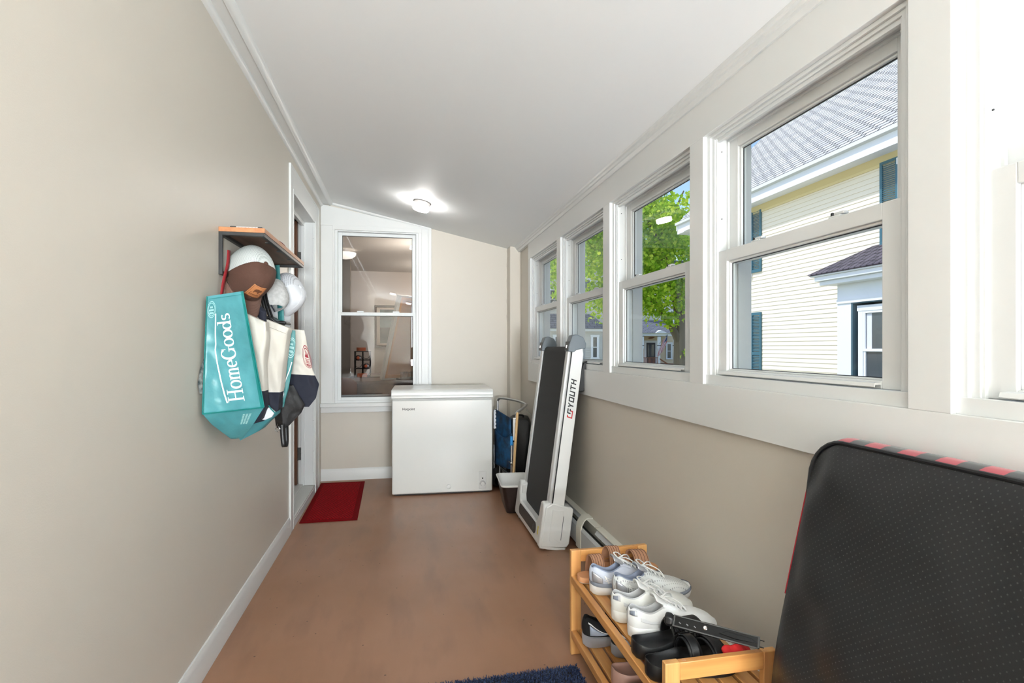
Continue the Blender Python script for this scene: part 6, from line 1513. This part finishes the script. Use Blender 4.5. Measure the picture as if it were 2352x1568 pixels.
roundel(C3, fcm, .84, .30, .22, .11, 'emblem_red', 'emblem_ring', False)
decal(C3, 'emblem_print', 'emblem_red', [[(.74, .29), (.80, .22), (.86, .29)], [(.82, .29), (.88, .24), (.94, .29)]]+[[(x_, .31), (x_+.025, .31), (x_+.025, .345), (x_, .345)] for x_ in (.75, .80, .85, .90)]+[[(.73, .30), (.95, .30), (.95, .305), (.73, .305)], [(.75, .355), (.93, .355), (.90, .375), (.78, .375)]], fcm)
K1, _ = bag('nylon_bag', 'black nylon bag sagging at the bottom right with a strap loop', 'bag',
    [((-.570, 2.72, 1.00), (-.515, 2.74, 1.02)), ((-.575, 2.72, .95), (-.48, 2.74, .955)), ((-.570, 2.72, .90), (-.462, 2.75, .925)), ((-.560, 2.72, .855), (-.48, 2.75, .885)), ((-.555, 2.72, .81), (-.53, 2.74, .83))],
    (-.05, .08, 0), ['black_nylon'], lambda v: 0, bulge=.008, wr=.010, seed=52, nu=20, nv=24)
ribbon(K1, 'strap_loop', 'black_plastic', [(-.556, 2.70, .84), (-.553, 2.70, .78), (-.548, 2.70, .738), (-.546, 2.72, .732), (-.546, 2.74, .76), (-.548, 2.74, .83)], .022, (.95, .25, 0), .002)
MB().tube(bez([(-.572, 2.69, .845), (-.578, 2.69, .83), (-.584, 2.69, .815), (-.572, 2.69, .806), (-.564, 2.69, .818), (-.570, 2.69, .83)], 5), .0025, 8).build('swivel_clasp', 'chrome', K1)
tl = thing('lined_pouch', 'small white and teal lined pouch poking out under the middle tote', 'bag', group='bags on the shelf hooks')
MB().prism([(-.598, 2.44, .899), (-.556, 2.44, .948), (-.532, 2.44, .926), (-.545, 2.44, .905), (-.572, 2.44, .893)], (0, .02, 0)).build('pouch_body', 'white_cap', tl, bev=.003)
MB().tube([(-.556, 2.437, .955), (-.546, 2.437, .94), (-.530, 2.437, .922)], .0025, 8).build('pouch_edge', 'teal_edge', tl)
# --- small dark patterned bag behind the teal one on the left
P1, _ = bag('patterned_bag', 'dark patterned small bag peeking out left of the teal HomeGoods bag', 'bag',
    [((-.716, 2.30, 1.38), (-.69, 2.30, 1.38)), ((-.716, 2.22, 1.22), (-.69, 2.26, 1.2)), ((-.716, 2.125, 1.12), (-.69, 2.2, 1.1)), ((-.716, 2.105, 1.07), (-.69, 2.2, 1.05)), ((-.716, 2.12, 1.035), (-.69, 2.2, 1.02))],
    (0, .10, 0), ['dark_pattern'], lambda v: 0, bulge=.002, wr=.002, seed=60, nu=8, nv=20) if 'dark_pattern' in MATS else (None, None)
# --- straps up to the hooks
red = thing('red_leash', 'red strap hanging from the near hook against the wall', 'strap')
ribbon(red, 'strap_body', 'red_strap', [(-.700, 2.40, 1.60), (-.700, 2.385, 1.54), (-.702, 2.345, 1.47), (-.704, 2.32, 1.40), (-.704, 2.31, 1.34)], .020, (.3, 1, 0))
st = thing('black_strap', 'bundle of black nylon straps running down from the middle hook into the totes', 'strap')
for k in range(4): ribbon(st, 'webbing', 'black_nylon', [(-.635+.004*k, 2.60+.02*k, 1.50), (-.628+.006*k, 2.58+.02*k, 1.42), (-.606+.009*k, 2.56+.02*k, 1.33), (-.592+.011*k, 2.55+.02*k, 1.285)], .018, (.6, -.7, 0), .002)
tt = thing('teal_strap', 'teal printed handle of the second teal bag running up to the hook', 'strap')
ribbon(tt, 'handle', 'teal_dark', [(-.600, 2.79, 1.60), (-.590, 2.77, 1.50), (-.575, 2.75, 1.40), (-.567, 2.74, 1.30)], .032, (.9, -.4, 0), .002)
ribbon(tt, 'handle', 'teal_edge', [(-.645, 2.60, 1.56), (-.630, 2.58, 1.42), (-.612, 2.55, 1.33)], .008, (.9, -.4, 0), .002)
nv_ = thing('navy_pouch', 'navy cloth bag top bunched below the brown cap brim', 'bag', group='bags on the shelf hooks')
m = MB(); m.grid(lambda u, v: (lerp(-.680, -.585, u), 2.54+.02*math.sin(5*u)+.02*v, lerp(1.39, 1.28, v)-.02*u+.008*math.sin(12*u)*(1-v)), 16, 8); m.build('pouch_body', 'navy_canvas', nv_, solid=.03, sub=1)
bb_ = thing('black_pouch', 'flat black pouch lying over the top of the middle canvas tote', 'bag', group='bags on the shelf hooks')
m = MB(); m.grid(lambda u, v: (lerp(-.605, -.520, u), lerp(2.60, 2.72, v), 1.335-.030*u+.006*math.sin(9*u)), 12, 6); m.build('pouch_body', 'black_plastic', bb_, solid=.014, sub=1)
